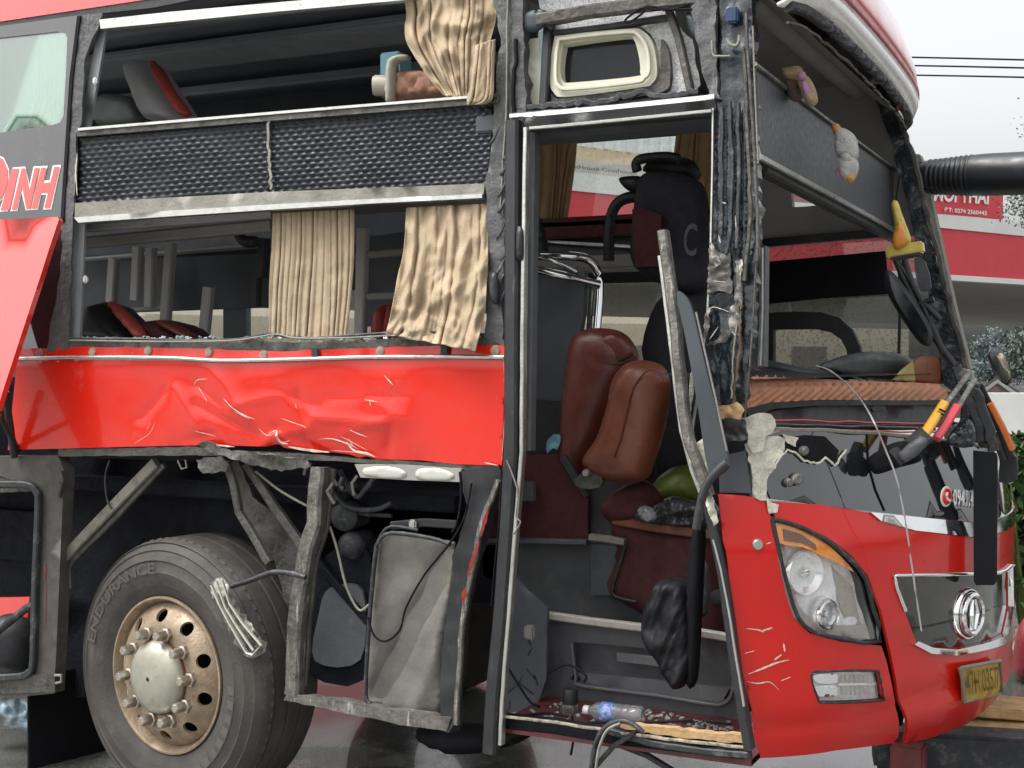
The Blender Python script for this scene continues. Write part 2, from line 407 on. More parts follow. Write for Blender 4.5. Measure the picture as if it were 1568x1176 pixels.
def lathe(name, prof, m, parent, mtx=None, n=40, smooth=True):
    V = []; Fs = []; k = len(prof)
    for i in range(n):
        a = 2*math.pi*i/n
        for (r, h) in prof: V.append(Vector((r*math.cos(a), -h, r*math.sin(a))))
    for i in range(n):
        for j in range(k-1): Fs.append([i*k+j, i*k+j+1, ((i+1) % n)*k+j+1, ((i+1) % n)*k+j])
    if mtx: V = [mtx @ v for v in V]
    o = mesh(name, V, Fs, m, parent, smooth)
    bm = bmesh.new(); bm.from_mesh(o.data); bmesh.ops.remove_doubles(bm, verts=bm.verts, dist=1e-5); bmesh.ops.recalc_face_normals(bm, faces=bm.faces); bm.to_mesh(o.data); bm.free()
    o.data.set_sharp_from_angle(angle=R(40)) if hasattr(o.data, 'set_sharp_from_angle') else None
    return o
def facing(c, n):   # matrix putting a lathe (axis -Y) at c with its axis along n
    return Matrix.Translation(c) @ Vector((0,-1,0)).rotation_difference(Vector(n)).to_matrix().to_4x4()
def textmesh(body, thick=0, shear=0):
    cu = bpy.data.curves.new('t', 'FONT'); cu.body = body; cu.offset = thick; cu.shear = shear; cu.resolution_u = 3
    ob = bpy.data.objects.new('t', cu); COL.objects.link(ob); bpy.context.view_layer.update()
    me = bpy.data.meshes.new_from_object(ob.evaluated_get(bpy.context.evaluated_depsgraph_get()))
    bpy.data.objects.remove(ob); bpy.data.curves.remove(cu)
    return me
def text(name, body, q, surf, m, parent, thick=0, shear=0, box_=None):
    # q: photo corners top-left, top-right, bottom-right, bottom-left of the lettering
    me = textmesh(body, thick, shear)
    xs = [v.co.x for v in me.vertices]; yv = [v.co.y for v in me.vertices]
    x0, x1, y0, y1 = box_ or (min(xs), max(xs), min(yv), max(yv))
    for v in me.vertices:
        s = (v.co.x-x0)/(x1-x0); t = (y1-v.co.y)/(y1-y0)
        a = Vector(q[0]).lerp(Vector(q[1]), s); b = Vector(q[3]).lerp(Vector(q[2]), s); p = a.lerp(b, t)
        v.co = surf(p.x, p.y)
    me.materials.clear(); me.materials.append(m); me.name = name
    o = link(bpy.data.objects.new(name, me), parent)
    return o, (x0, x1, y0, y1)
def lpts(pl, surf): return [surf(*p) for p in pl]
def scratches(name, lines, surf, parent, m=None, w=.0016):
    for ln in lines:
        V = []; Fs = []; q = smoothpoly(ln, 5, False); wd = w*random.uniform(.5, 1.2); n_ = len(q)
        for i, pt in enumerate(q):
            a = surf(*pt); b_ = surf(*q[min(i+1, n_-1)]); c_ = surf(*q[max(i-1, 0)]); t = (b_-c_).normalized()
            n = t.cross(Vector((.3,-1,0)).normalized()); f = (.12+math.sin(math.pi*(i+.3)/(n_-.4)))*random.uniform(.5, 1.2)*wd
            V += [a-n*f, a+n*f]
            if i: Fs.append([2*i-2, 2*i-1, 2*i+1, 2*i])
        mesh(name, V, Fs, m or M_SCR, parent)
def nz(x, y, s, seed=0): return noise.noise(Vector((x*s, y*s, seed*7.3)))
def jag(pts, amp, step=8, closed=True):
    out = []; n = len(pts)
    for i in range(n if closed else n-1):
        a, b = pts[i], pts[(i+1) % n]; L = math.hypot(b[0]-a[0], b[1]-a[1]); k = max(1, int(L/step))
        for j in range(k):
            t = j/k; o = random.uniform(-amp, amp) if j else 0
            out.append((a[0]+(b[0]-a[0])*t-(b[1]-a[1])/max(L,1)*o, a[1]+(b[1]-a[1])*t+(b[0]-a[0])/max(L,1)*o))
    if not closed: out.append(pts[-1])
    return out
# ---------------- scene
# ------------------------------------------------------------------ setting
def ground_mat():
    m = bpy.data.materials.new('wet_asphalt'); m.use_nodes = True; n = m.node_tree.nodes; L = m.node_tree.links; b = n['Principled BSDF']
    tc = n.new('ShaderNodeTexCoord')
    def N(sc_, det=8, ro=.6):
        q = n.new('ShaderNodeTexNoise'); q.inputs['Scale'].default_value = sc_; q.inputs['Detail'].default_value = det; q.inputs['Roughness'].default_value = ro
        L.new(tc.outputs['Object'], q.inputs['Vector']); return q
    big, fine, grit = N(.9), N(9, 10, .7), N(90, 3)
    wet = n.new('ShaderNodeMapRange'); wet.interpolation_type = 'SMOOTHSTEP'; wet.inputs['From Min'].default_value = .36; wet.inputs['From Max'].default_value = .50
    L.new(big.outputs['Fac'], wet.inputs['Value'])
    c = n.new('ShaderNodeMix'); c.data_type = 'RGBA'; c.inputs[6].default_value = (.27,.27,.24,1); c.inputs[7].default_value = (.12,.122,.112,1)
    L.new(wet.outputs[0], c.inputs[0])
    c2 = n.new('ShaderNodeMix'); c2.data_type = 'RGBA'; c2.blend_type = 'MULTIPLY'; c2.inputs[0].default_value = .8
    gr = n.new('ShaderNodeMapRange'); gr.inputs['From Min'].default_value = .3; gr.inputs['From Max'].default_value = .7; gr.inputs['To Min'].default_value = .5; gr.inputs['To Max'].default_value = 1.5
    L.new(grit.outputs['Fac'], gr.inputs['Value']); L.new(c.outputs[2], c2.inputs[6]); L.new(gr.outputs[0], c2.inputs[7]); L.new(c2.outputs[2], b.inputs['Base Color'])
    r = n.new('ShaderNodeMapRange'); r.inputs['To Min'].default_value = .6; r.inputs['To Max'].default_value = .07; b.inputs['Coat Weight'].default_value = .6; b.inputs['Coat Roughness'].default_value = .05; L.new(wet.outputs[0], r.inputs['Value']); L.new(r.outputs[0], b.inputs['Roughness'])
    bp = n.new('ShaderNodeBump'); bp.inputs['Distance'].default_value = .006
    bs = n.new('ShaderNodeMapRange'); bs.inputs['To Min'].default_value = .8; bs.inputs['To Max'].default_value = .16; L.new(wet.outputs[0], bs.inputs['Value'])
    L.new(bs.outputs[0], bp.inputs['Strength']); L.new(grit.outputs['Fac'], bp.inputs['Height']); L.new(bp.outputs[0], b.inputs['Normal'])
    return m
g = mesh('ground', [(-500,-300,0),(500,-300,0),(500,700,0),(-500,700,0)], [[0,1,2,3]], ground_mat()); g['kind'] = 'structure'

def leafmat(name, col, var=.5):
    return mat(name, col, .8, var=var, vscale=1.5, rvar=.1, spec=.15)
def leaves(n, place, size):
    V = []; Fs = []
    for _ in range(n):
        c = place(); s = size*random.uniform(.6, 1.4)
        a = Vector((random.gauss(0,1), random.gauss(0,1), random.gauss(0,1))).normalized(); b = a.orthogonal().normalized()
        b = (Matrix.Rotation(random.uniform(0, 6.28), 3, a) @ b)
        k = len(V); V += [c-a*s, c+b*s*.45, c+a*s, c-b*s*.45]; Fs.append([k,k+1,k+2,k+3])
    return V, Fs
def tree(base, h, cr, label, nleaf=5000, lsize=.18, col=(.05,.085,.03), group=None, clumps=22, ch=.62):
    base = Vector(base)
    t = thing('leafy_tree', base, label, 'tree', group)
    tr = [base+Vector((random.gauss(0,.05*h*.3*k/5), random.gauss(0,.05), h*.55*k/5)) for k in range(6)]
    sweep('trunk', tr, circ(h*.028, 8), mat('bark', (.10,.075,.05), .9, bump=.6, bscale=20), t, smooth=True, scale=[1.4,1,.85,.75,.6,.45])
    cc = []
    for i in range(clumps):
        while True:
            v = Vector((random.uniform(-1,1), random.uniform(-1,1), random.uniform(-1,1)))
            if .35 < v.length < 1: break
        cc.append((base+Vector((v.x*cr, v.y*cr, h*ch+v.z*h*(1-ch)*.92)), cr*random.uniform(.22,.42)))
        if i < 8:
            e = cc[-1][0]; lm = tr[3+i % 3]; sweep('limb', [lm, lm.lerp(e,.5)+Vector((0,0,.1)), e], circ(h*.010, 5), MATS['bark'], t, scale=[1,.7,.35])
    def pl():
        c, r = random.choice(cc); return c+Vector((random.gauss(0,.5), random.gauss(0,.5), random.gauss(0,.42)))*r
    V, Fs = leaves(nleaf, pl, lsize)
    mesh('crown', V, Fs, leafmat('leaf_%.2f_%.2f' % (col[0], col[1]), col), t)
    return t
# --- petrol-station style canopy with red fascia, running away to the right
cdir = Vector((math.sin(R(25.9)), math.cos(R(25.9))))
c0 = PD(1500, 400, 40); CA = (c0.x, c0.y); CB = (c0.x+cdir.x*10, c0.y+cdir.y*10)
def CN(px, py, off=0): return onplane(px, py, CA, CB, off)
perp = Vector((-cdir.y, cdir.x, 0))           # away from the camera side
cz0, cz1 = CN(1500, 432).z, CN(1500, 355).z
M_CRED = mat('canopy_red', (.62,.045,.06), .5, var=.05, vscale=.6)
M_CGREY = mat('canopy_soffit', (.36,.34,.31), .7, var=.08, vscale=.5)
M_CWHITE = mat('canopy_white', (.72,.72,.70), .6, var=.06, vscale=.7)
can = thing('forecourt_canopy', (c0.x, c0.y, 0), 'long red canopy with white edge trims and grey underside behind the coach', 'canopy')
def cpt(s, z, o=0): return Vector((c0.x+cdir.x*s, c0.y+cdir.y*s, z))+perp*o
def cbox(name, s0, s1, z0, z1, o0, o1, m, par, zb=None):
    dz = 0 if zb is None else zb
    V = [cpt(s0,z0,o0),cpt(s1,z0,o0),cpt(s1,z1,o0),cpt(s0,z1,o0),cpt(s0,z0+dz,o1),cpt(s1,z0+dz,o1),cpt(s1,z1,o1),cpt(s0,z1,o1)]
    return mesh(name, V, [[0,1,2,3],[5,4,7,6],[4,0,3,7],[1,5,6,2],[3,2,6,7],[4,5,1,0]], m, par)
cbox('fascia', -34, 30, cz0+.16, cz1, 0, .2, M_CRED, can)
cbox('edge_trim', -34.1, 30.1, cz0, cz0+.16, -.06, .24, M_CWHITE, can)
cbox('edge_trim', -34.1, 30.1, cz1, cz1+.42, -.06, .24, M_CWHITE, can)
cbox('soffit', -33.9, 29.9, cz0+.05, cz1-.1, .25, 9, M_CGREY, can, zb=-1.0)
for s in (-24, -12, 0, 12, 24):
    cbox('downlight', s-.4, s+.4, cz0-.30, cz0-.24, 3.2, 4.0, M_BLACKM, can)
for s in (-26, 14):
    cbox('column', s, s+.5, 0, cz0-.5, 4.5, 5, M_CWHITE, can)
# sign board above the fascia
sg = thing('shop_signboard', cpt(-2, cz1+.42, 0), 'red signboard with white phone number on top of the canopy', 'sign')
q = [CN(1400,292),CN(1536,299),CN(1536,336),CN(1400,327)]
def signsurf(px, py): return CN(px, py, -.12)
patch('board', [(1190,255),(1536,276),(1536,336),(1190,307)], lambda a,b: CN(a,b,-.06), M_CRED, sg, thick=.1, step=60, smooth=False)
text('lettering', 'MOI THAI', [(1432,284),(1515,290),(1514,313),(1430,308)], signsurf, M_WHITE, sg, thick=.03)
text('lettering', 'ĐT: 0274 2560443', [(1446,317),(1511,323),(1511,330),(1446,324)], signsurf, M_WHITE, sg, thick=.02)
bl = tag(cbox('white_billboard', 4.6, 9, cz1+.42, cz1+2.2, 0, .15, M_WHITE, None), 'blank white board standing on the canopy beside the red sign', 'board')
# building behind canopy, cream
shop = thing('station_shop', cpt(-10, 0, 12), 'cream shop building with pilasters under the canopy behind the coach', 'building')
M_SHOP = mat('cream_render', (.78,.70,.58), .8, var=.08, vscale=.8)
cbox('wall', -33, 12, 0, cz0-1.1, 11, 16, M_SHOP, shop)
for i in range(9):
    cbox('pilaster', -32+5*i, -31.6+5*i, 0, cz0-1.15, 10.85, 11, M_CWHITE, shop)
    if i < 8: cbox('shop_window', -30.5+5*i, -28.5+5*i, .9, 2.1, 10.9, 10.99, mat('shop_glass', (.30,.27,.23), .2), shop)
# tall building beyond: corrugated white cladding, cream band, grey lettered band (seen through the upper cab window)
tb = thing('warehouse', cpt(-30, 0, 30), 'white corrugated warehouse with cream band and grey lettered signboard behind the canopy', 'building')
def WH(px, py, off=0):
    a = cpt(-30, 0, 26); b = cpt(-20, 0, 26); return onplane(px, py, (a.x,a.y), (b.x,b.y), off)
zA, zB, zC, zD, zE = [WH(950, v).z for v in (185, 232, 253, 274, 300)]
M_CORR = mat('white_cladding', (.74,.77,.78), .5, var=.06, vscale=.4)
cbox('wall', -70, 14, 0, zD, 26.1, 45, M_SHOP, tb)
cbox('cream_band', -70, 14, zC, zB, 26, 26.1, mat('cream_band', (.62,.52,.36), .8), tb)
cbox('sign_band', -70, 14, zD, zC, 25.9, 26.1, mat('grey_sign', (.5,.5,.47), .7), tb)
cbox('cladding_backing', -70, 14, zB, zA+6, 26.05, 44, M_CORR, tb)
rib = cbox('cladding_rib', -70, -69.75, zB, zA+6, 25.85, 26.05, M_CORR, tb)
for i in range(1, 110):
    r_ = rib.copy(); COL.objects.link(r_); r_.location = tuple(Vector((cdir.x, cdir.y, 0))*.76*i); r_.parent = tb; r_.matrix_parent_inverse = rib.matrix_parent_inverse
text('lettering', 'nHouse Coathouse', [(880,252),(975,262),(975,268),(880,258)], lambda a,b: WH(a,b,-.25), M_BLACK, tb)
# right-hand distance: wall, house gable, hedge, trees
bw = tag(box('boundary_wall', PD(1600, 640, 26)+Vector((4,0,0)), (16,.2,1.05), mat('white_wall', (.62,.63,.60), .8, var=.1, vscale=.8), None, rot=(0,0,R(20))), 'plain white boundary wall behind the hedge at the right', 'wall')
bw.location.z = 0
hp = PD(1527, 590, 45)
hs_ = thing('gabled_house', (hp.x, hp.y, 0), 'small house with pink gable and white roof edge beyond the wall', 'house')
gv = []
for (px, py) in [(1490,612),(1527,586),(1566,612),(1566,680),(1490,680)]: gv.append(PD(px, py, 45))
back = ray(1527, 545); back = Vector((back.x, back.y, 0))*8
M_GAB = mat('pink_render', (.42,.30,.26), .9)
mesh('wall', gv+[v+back for v in gv], [[0,1,2,3,4],[0,5,6,1],[1,6,7,2],[2,7,8,3],[4,9,5,0]], M_GAB, hs_)
bar('roof_edge', [gv[0]+Vector((0,-.1,.02)), gv[1]+Vector((0,-.1,.05)), gv[2]+Vector((0,-.1,.02))], .14, .14, M_WHITE, hs_)
mesh('roof', [gv[0]+Vector((0,0,.08)),gv[1]+Vector((0,0,.1)),gv[1]+back+Vector((0,0,.1)),gv[0]+back+Vector((0,0,.08)),gv[2]+Vector((0,0,.08)),gv[2]+back+Vector((0,0,.08))], [[0,1,2,3],[1,4,5,2]], mat('roof_tile', (.33,.33,.33), .8), hs_)
tp = PD(1532, 600, 70)
tree((tp.x, tp.y, 0), 2.9, 1.5, 'hazy blue green tree standing beyond the small gabled house', 12000, .075, (.15,.19,.19), clumps=40, ch=.55)  # distance haze put into the pale leaf colour
tp = PD(1612, 600, 24)
tree((tp.x+.3, tp.y, 0), 7.2, 1.25, 'tall tree with grey green leaves at the right edge above the canopy', 9000, .035, (.10,.12,.09), clumps=26, ch=.72)
tp = PD(1598, 700, 60)
tree((tp.x, tp.y, 0), 3.2, 1.6, 'low dark tree at the right edge behind the white wall', 3000, .12, (.12,.16,.13))
# hedge
hd = thing('clipped_hedge', PD(1580, 900, 9), 'dark green clipped hedge at the right edge beside the front of the coach', 'hedge')
hc = PD(1586, 700, 10.5); hz_ = hc.z+.08
def hpl():
    f = random.random()
    x = hc.x+random.uniform(-.5,3); y = hc.y+random.uniform(-1.1,1.0)
    if f < .35: return Vector((x, y, hz_+random.gauss(0,.03)))
    if f < .75: return Vector((x, hc.y-1.1+random.gauss(0,.06), random.uniform(.05,hz_)))
    return Vector((hc.x-.5+random.gauss(0,.06), y, random.uniform(.05,hz_)))
V, Fs = leaves(14000, hpl, .045); mesh('foliage', V, Fs, leafmat('leaf_hedge', (.035,.06,.02)), hd)
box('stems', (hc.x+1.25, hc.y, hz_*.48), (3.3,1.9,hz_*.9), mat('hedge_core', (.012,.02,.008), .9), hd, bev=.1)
pp = PD(1572, 960, 7.6)
pl_ = thing('broadleaf_plant', (pp.x, pp.y, 0), 'broad leaved green plant beside the grille at the right edge', 'plant')
V = []; Fs = []
for i in range(70):
    a = random.uniform(0, 6.28); r0 = random.uniform(.02,.25); zc = random.uniform(.35,1.05); tip = Vector((math.cos(a), math.sin(a), random.uniform(-.4,.6)))*random.uniform(.12,.24)
    c = Vector((pp.x+math.cos(a)*r0, pp.y+math.sin(a)*r0, zc)); sd = tip.cross(Vector((0,0,1))).normalized()*.045
    k = len(V); V += [c, c+tip*.5+sd+Vector((0,0,.03)), c+tip, c+tip*.5-sd+Vector((0,0,.03))]; Fs.append([k,k+1,k+2,k+3])
for k in range(0, len(V), 4): mesh('leaf', V[k:k+4], [[0,1,2,3]], leafmat('leaf_broad', (.06,.13,.03)), pl_)
for i in range(6):
    a = i*1.05; sweep('stem', [(pp.x,pp.y,0),(pp.x+.08*math.cos(a),pp.y+.08*math.sin(a),.5),(pp.x+.2*math.cos(a),pp.y+.2*math.sin(a),1.0)], circ(.012,6), leafmat('stem_green', (.08,.1,.03)), pl_, scale=[1,.8,.4])
# overhead wires at the right
for i, (ya, yb) in enumerate([(87,90),(100,102),(115,116)]):
    d = 30+i*.6
    o = tube('overhead_cable', [PD(1200, ya-3, d+6), PD(1480, (ya+yb)/2+1, d), PD(1800, yb+8, d-4)], .022, M_BLACKM, None, n=6)
    tag(o, ['topmost of three black overhead cables right of the coach roof', 'middle of three black overhead cables right of the coach roof', 'lowest of three black overhead cables right of the coach roof'][i], 'cable', 'overhead cables')
# red plastic heap far right, wooden props under the bumper
rp = PD(1566, 985, 6.6)
o = pillow('red_sack', smoothpoly([(1552,1000),(1560,960),(1580,940),(1600,970),(1600,1035),(1556,1035)], 4), lambda a,b: PD(a,b,7.15), mat('red_plastic', (.30,.04,.05), .35, var=.4, vscale=30, bump=.5, bscale=40), None, thick=.3, rpx=30, normal=-ray(1570,545).normalized())
tag(o, 'crumpled pinkish red plastic sack beyond the bumper at the right edge', 'sack')
wb = PD(1530, 1120, 5.0)
for i, (dx, dz, rz, L) in enumerate([(0,.0,R(12),1.1),(.03,.045,R(9),1.0),(-.05,.09,R(16),.9)]):
    o = box('wooden_plank', (wb.x+.25+dx, wb.y+.1*i, wb.z+dz-.04), (L,.22,.04), M_WOOD if i else mat('wood_dark', (.25,.15,.09), .8, var=.4, vscale=25, bump=.5), None, rot=(0,R(2*i-2),rz))
    tag(o, ['lowest dark plank under the front bumper', 'middle plank of the stack under the front bumper', 'topmost splintered plank under the front bumper'][i], 'plank', 'planks under the bumper')
sb = PD(1395, 1165, 4.75)
st = thing('steel_prop', (sb.x, sb.y, 0), 'dark steel support block with red paint under the front bumper', 'prop')
box('post', (sb.x-.02, sb.y+.1, .17), (.12,.14,.34), mat('prop_red', (.16,.03,.03), .6, var=.4, vscale=14, dirt=((.05,.045,.045), .5, 12)), st, bev=.01)
box('beam', (sb.x+.18, sb.y+.22, .30), (.7,.16,.14), mat('prop_dark', (.03,.032,.036), .6, .3, var=.4, vscale=14, dirt=((.2,.18,.15), .3, 14)), st, rot=(0,0,R(14)), bev=.012)
box('foot', (sb.x+.1, sb.y+.2, .03), (.7,.4,.06), MATS['prop_dark'], st, bev=.01)
o = box('yellow_block', PD(1562, 1160, 5.3)-Vector((0,0,.05)), (.14,.2,.22), mat('yellow_paint_worn', (.45,.27,.04), .6, var=.4, vscale=20, dirt=((.08,.07,.06), .4, 20)), None, rot=(0,0,.3))
tag(o, 'worn yellow block beside the planks at the bottom right corner', 'block')

# ------------------------------------------------------------------ the coach
bus = thing('coach_bus', (-3, 5.3, 0), 'wrecked red sleeper coach with its side torn open and front smashed', 'bus')
YF = 6.50
# far wall with window openings, roof, rear wall, floors
def wallXZ(name, y, x0, x1, z0, z1, holes, m, par, th=.05):
    uv, fs, _ = cdt([(x0,z0),(x1,z0),(x1,z1),(x0,z1)], [[(a,c),(b,c),(b,d),(a,d)] for (a,b,c,d) in holes], 2.0)
    return solid(name, uv, fs, lambda x, z: Vector((x, y, z)), m, par, th, Vector((0,-1,0)), False)
hl = []; x = -2.28
lows = []; ups = []
for i in range(5):
    lows.append((x-1.25, x, 1.60, 2.12)); ups.append((x-1.25, x, 2.44, 2.93)); x -= 1.42
ups[0] = (-3.05, -2.22, 2.45, 2.93)
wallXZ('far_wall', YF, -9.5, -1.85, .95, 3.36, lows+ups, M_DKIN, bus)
for (a,b,c,d) in lows+ups:
    mesh('window_pane', [(a,YF+.02,c),(b,YF+.02,c),(b,YF+.02,d),(a,YF+.02,d)], [[0,1,2,3]], M_GLASS, bus)
mesh('roof', [(-9.5,4.2,3.36),(-1.2,4.2,3.36),(-1.2,6.55,3.36),(-9.5,6.55,3.36),(-9.5,5.3,3.46),(-1.2,5.3,3.46)], [[0,1,5,4],[4,5,2,3]], M_REDP, bus)
box('ceiling', (-5.4,5.35,3.30), (8.2,2.25,.03), mat('ceiling_blue_grey', (.22,.235,.27), .6, var=.1, vscale=3), bus)
for i,(yy_, ww) in enumerate([(4.75,.10),(5.25,.35),(5.9,.10)]):
    box('ceiling_duct', (-5.4,yy_,3.25-.02*i), (7.9,ww,.05), mat('duct_grey', (.26,.275,.30), .5), bus, bev=.02)
box('rear_wall', (-9.5,5.3,1.9), (.06,2.4,2.8), M_DKIN, bus)
box('cabin_floor', (-5.9,5.35,1.2), (7.2,2.2,.06), M_DKBAY, bus)
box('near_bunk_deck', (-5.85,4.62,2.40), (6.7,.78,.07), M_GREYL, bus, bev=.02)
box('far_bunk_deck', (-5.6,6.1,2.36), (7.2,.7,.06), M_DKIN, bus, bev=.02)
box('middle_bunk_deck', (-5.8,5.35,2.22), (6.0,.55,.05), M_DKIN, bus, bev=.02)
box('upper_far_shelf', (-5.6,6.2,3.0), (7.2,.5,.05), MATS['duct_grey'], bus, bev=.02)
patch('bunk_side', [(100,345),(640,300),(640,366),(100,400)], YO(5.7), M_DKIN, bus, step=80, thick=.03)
# ---- side skin, upper left
patch('cant_panel', [(-60,-80),(330,-80),(330,-16),(232,-2),(0,33),(-60,43)], SO(0), M_REDP, bus, step=40)
patch('gutter', [(-60,41),(0,31),(232,-4),(420,-40),(420,-25),(232,12),(120,24),(0,42),(-60,52)], SO(.004), M_BLACK, bus, step=30)
wh = [(-40,62),(88,48),(100,50),(103,58),(101,110),(97,178),(92,187),(82,191),(-40,209)]
skin = patch('side_skin', [(-60,48),(0,40),(122,23),(110,120),(96,333),(-60,346)], SO(-.002), M_GREYG, bus, holes=[wh], step=24)
patch('window_pane', wh, SO(.006), glassmat('green_glass', (.72,.90,.80), .22), skin, thick=.005, step=40)
patch('window_sheen_panel', [(-60,50),(64,50),(60,200),(-60,215)], SO(.05), mat('sheen_teal', (.50,.62,.57), .8, var=.1), skin, thick=.004, step=60)  # pale panel added behind the glass, the window's brightness put into its colour
# lettering DINH, red with white edge
for i, (ch, q) in enumerate([('D', [(-34,236),(19,238),(4,322),(-54,326)]), ('I', [(17,259),(29,258),(15,321),(1,322)]), ('N', [(33,258),(60,257),(46,319),(18,321)]), ('H', [(63,257),(91,255),(76,318),(48,319)])]):
    o, bx_ = text('letter', ch, q, SO(-.0065), M_REDP, skin, thick=.05)
    cxq = sum(p[0] for p in q)/4; cyq = sum(p[1] for p in q)/4
    q2 = [(p[0]+(2.6 if p[0] > cxq else -2.6)*1.0, p[1]+(2.6 if p[1] > cyq else -2.6)) for p in q]
    text('letter_outline', ch, q2, SO(-.004), M_WHITE, skin, thick=.10)
patch('window_pillar', jag([(122,23),(156,20),(150,42),(140,62),(130,88),(124,190),(117,205),(112,330),(104,535),(70,540),(92,420),(96,333),(110,120)], 1.2, 14), SO(-.006), M_PILL, bus, step=18, disp=lambda a,b: .006*nz(a,b,.06))
patch('pillar_seam', [(118,24),(123,24),(111,120),(97,340),(92,340),(106,120)], SO(-.012), M_BLACKM, bus, step=30, thick=.006)
patch('corner_panel', [(-60,345),(96,334),(92,420),(74,540),(74,550),(-60,552)], SO(.012), M_BLACKG, bus, step=40)
# raised locker flap, hinged at its top edge
def flapS(px, py):
    t = (py-330)/300
    return PY(px, py, 3.99-.22*t)
fl = patch('locker_flap', [(-60,339),(88,332),(90,336),(4,600),(-8,640),(-60,800)], flapS, M_REDP, bus, thick=.025, step=40, disp=lambda a,b: .004*nz(a,b,.02))
tube('gas_strut', [flapS(-4,628), S(28,690,.02)], .012, M_BLACK, fl, curve=0)
tube('gas_strut', [PY(8,600,3.95), PY(22,700,4.03)], .016, M_BLACK, fl, curve=0)
# ---- upper window and padded band
patch('window_rail', [(152,30),(260,18),(420,4),(640,-16),(640,-2),(420,18),(300,30),(154,44)], SO(-.006), M_ALU, bus, step=30, thick=.03)
patch('window_jamb', [(149,46),(163,44),(136,200),(121,203)], SO(.03), mat('jamb_grey', (.30,.31,.32), .5, .3), bus, step=30)
patch('window_rail', [(119,198),(300,182),(500,166),(764,145),(764,157),(500,178),(300,194),(118,209)], SO(-.01), M_STEEL, bus, step=20, thick=.03, disp=lambda a,b: .003*nz(a,b,.1))
patch('window_bead', [(119,196),(500,164),(760,143),(760,147),(500,168),(119,200)], SO(-.018), M_ALU, bus, step=30, thick=.012)
def pad(x, y):
    # rounded rubber studs in a staggered grid, about 9 photo pixels apart
    X = x/13.5; Yv = (y+.085*x)/7.6; r = math.floor(Yv); fx = (X+.5*(r % 2)) % 1-.5; fy = Yv % 1-.5
    d = math.sqrt((fx*1.0)**2+(fy*1.0)**2)
    return .011*max(0, 1-(d/.52)**2)*(.75+.5*nz(x,y,.03,4))+.010*nz(x,y,.012,6)
M_PAD = mat('studded_rubber', (.008,.010,.015), .4, var=.3, vscale=12, spec=.3, dirt=((.022,.022,.024), .22, 8))
bandA = [(118,208),(412,183),(412,294),(250,303),(116,312)]
bandB = [(414,183),(754,158),(750,240),(744,283),(560,290),(414,294)]
for b_ in (bandA, bandB):
    patch('studded_panel', b_, SO(.012), M_PAD, bus, step=2.6, disp=pad, thick=.02)
bar('panel_joint', lpts(jag([(413,176),(411,205),(412,240),(415,290)], 2, 6, False), SO(-.004)), .012, .006, M_PUTTY, bus, rough=.0015)
scratches('loose_thread', [[(118,235),(113,300)],[(488,176),(500,173),(514,177)],[(115,250),(118,300)]], SO(-.006), bus, w=.003)
patch('lower_beam', [(115,311),(250,303),(410,294),(560,288),(742,281),(740,298),(560,306),(415,314),(250,324),(114,333)], SO(-.006), M_PUTTY, bus, step=16, thick=.05, disp=lambda a,b: .004*nz(a,b,.05)+(.012*math.exp(-((a-415)/18)**2-((b-308)/10)**2)))
patch('lower_beam_lip', [(113,333),(250,323),(415,313),(560,305),(738,297),(738,303),(560,312),(415,321),(250,332),(120,341)], SO(-.02), M_ALU, bus, step=24, thick=.03)
# ---- lower window: jamb, sill
patch('window_jamb', [(114,340),(130,340),(122,516),(107,518)], SO(.03), MATS['jamb_grey'], bus, step=40)
patch('window_sill', jag([(103,520),(220,520),(390,519),(420,524),(560,520),(640,514),(740,510),(776,512),(776,532),(690,530),(560,535),(420,539),(280,537),(103,534)], 2, 10), SO(-.002), M_STEEL, bus, step=14, thick=.05, disp=lambda a,b: .01*nz(a,b,.08))
tube('loose_gasket', lpts([(107,518),(200,519),(300,521),(370,519),(410,511),(440,516),(480,518),(560,512),(640,508),(735,512)], SO(-.02)), .005, M_RUB, bus)
tube('loose_gasket', lpts([(107,521),(230,523),(350,522),(395,516),(425,512),(455,518),(540,517),(640,511)], SO(-.026)), .0035, M_PUTTY, bus)
for i, xx in enumerate((108, 120, 738)):
    pass
# ---- red belt panel, dented
creases = [(215,640,262,585,9,-.016),(262,585,305,660,14,.02),(300,590,345,625,8,-.022),(345,625,430,605,10,.014),(320,560,380,640,16,.018),
 (430,600,480,620,12,-.016),(300,620,400,672,8,-.02),(400,672,470,655,9,.02),(455,600,470,690,8,-.018),(480,640,600,650,18,.03),(600,650,590,690,10,-.02),(520,665,600,640,8,.012),
 (420,655,500,700,9,-.022),(330,655,360,690,12,.016),(500,610,620,605,16,-.012),(250,690,330,660,14,-.014),(560,610,620,640,22,.014),(380,690,430,665,6,.016)]
def dent(x, y):
    v = 0
    for (a,b,c,d,w_,h) in creases:
        dd = segd((x,y),(a,b),(c,d)); v += .42*h*math.exp(-dd/(.75*w_))*(1 if dd < w_*4 else 0)
    edge = max(0, min(1, (770-x)/120))*max(0, min(1, (x-110)/120))
    v += edge*(.010*nz(x,y,.009,1)+.0012*nz(x,y,.035,2))
    v -= .05*math.exp(-((x-470)/160)**2)*max(0,(y-600)/100)**2*.6
    return v*min(1, max(0, (y-552)/25))
bot = [(768,713),(700,711),(640,705),(572,704),(556,699),(545,702),(528,696),(500,693),(478,694),(456,690),(432,686),(424,680),(405,684),(332,682),(312,675),(300,682),(200,684),(90,687),(12,689)]
redp = patch('belt_panel', [(26,553),(140,551),(260,552),(330,554),(420,553),(560,550),(774,549)]+bot, SO(-.004), M_REDS, bus, step=5.5, disp=dent, thick=.006)
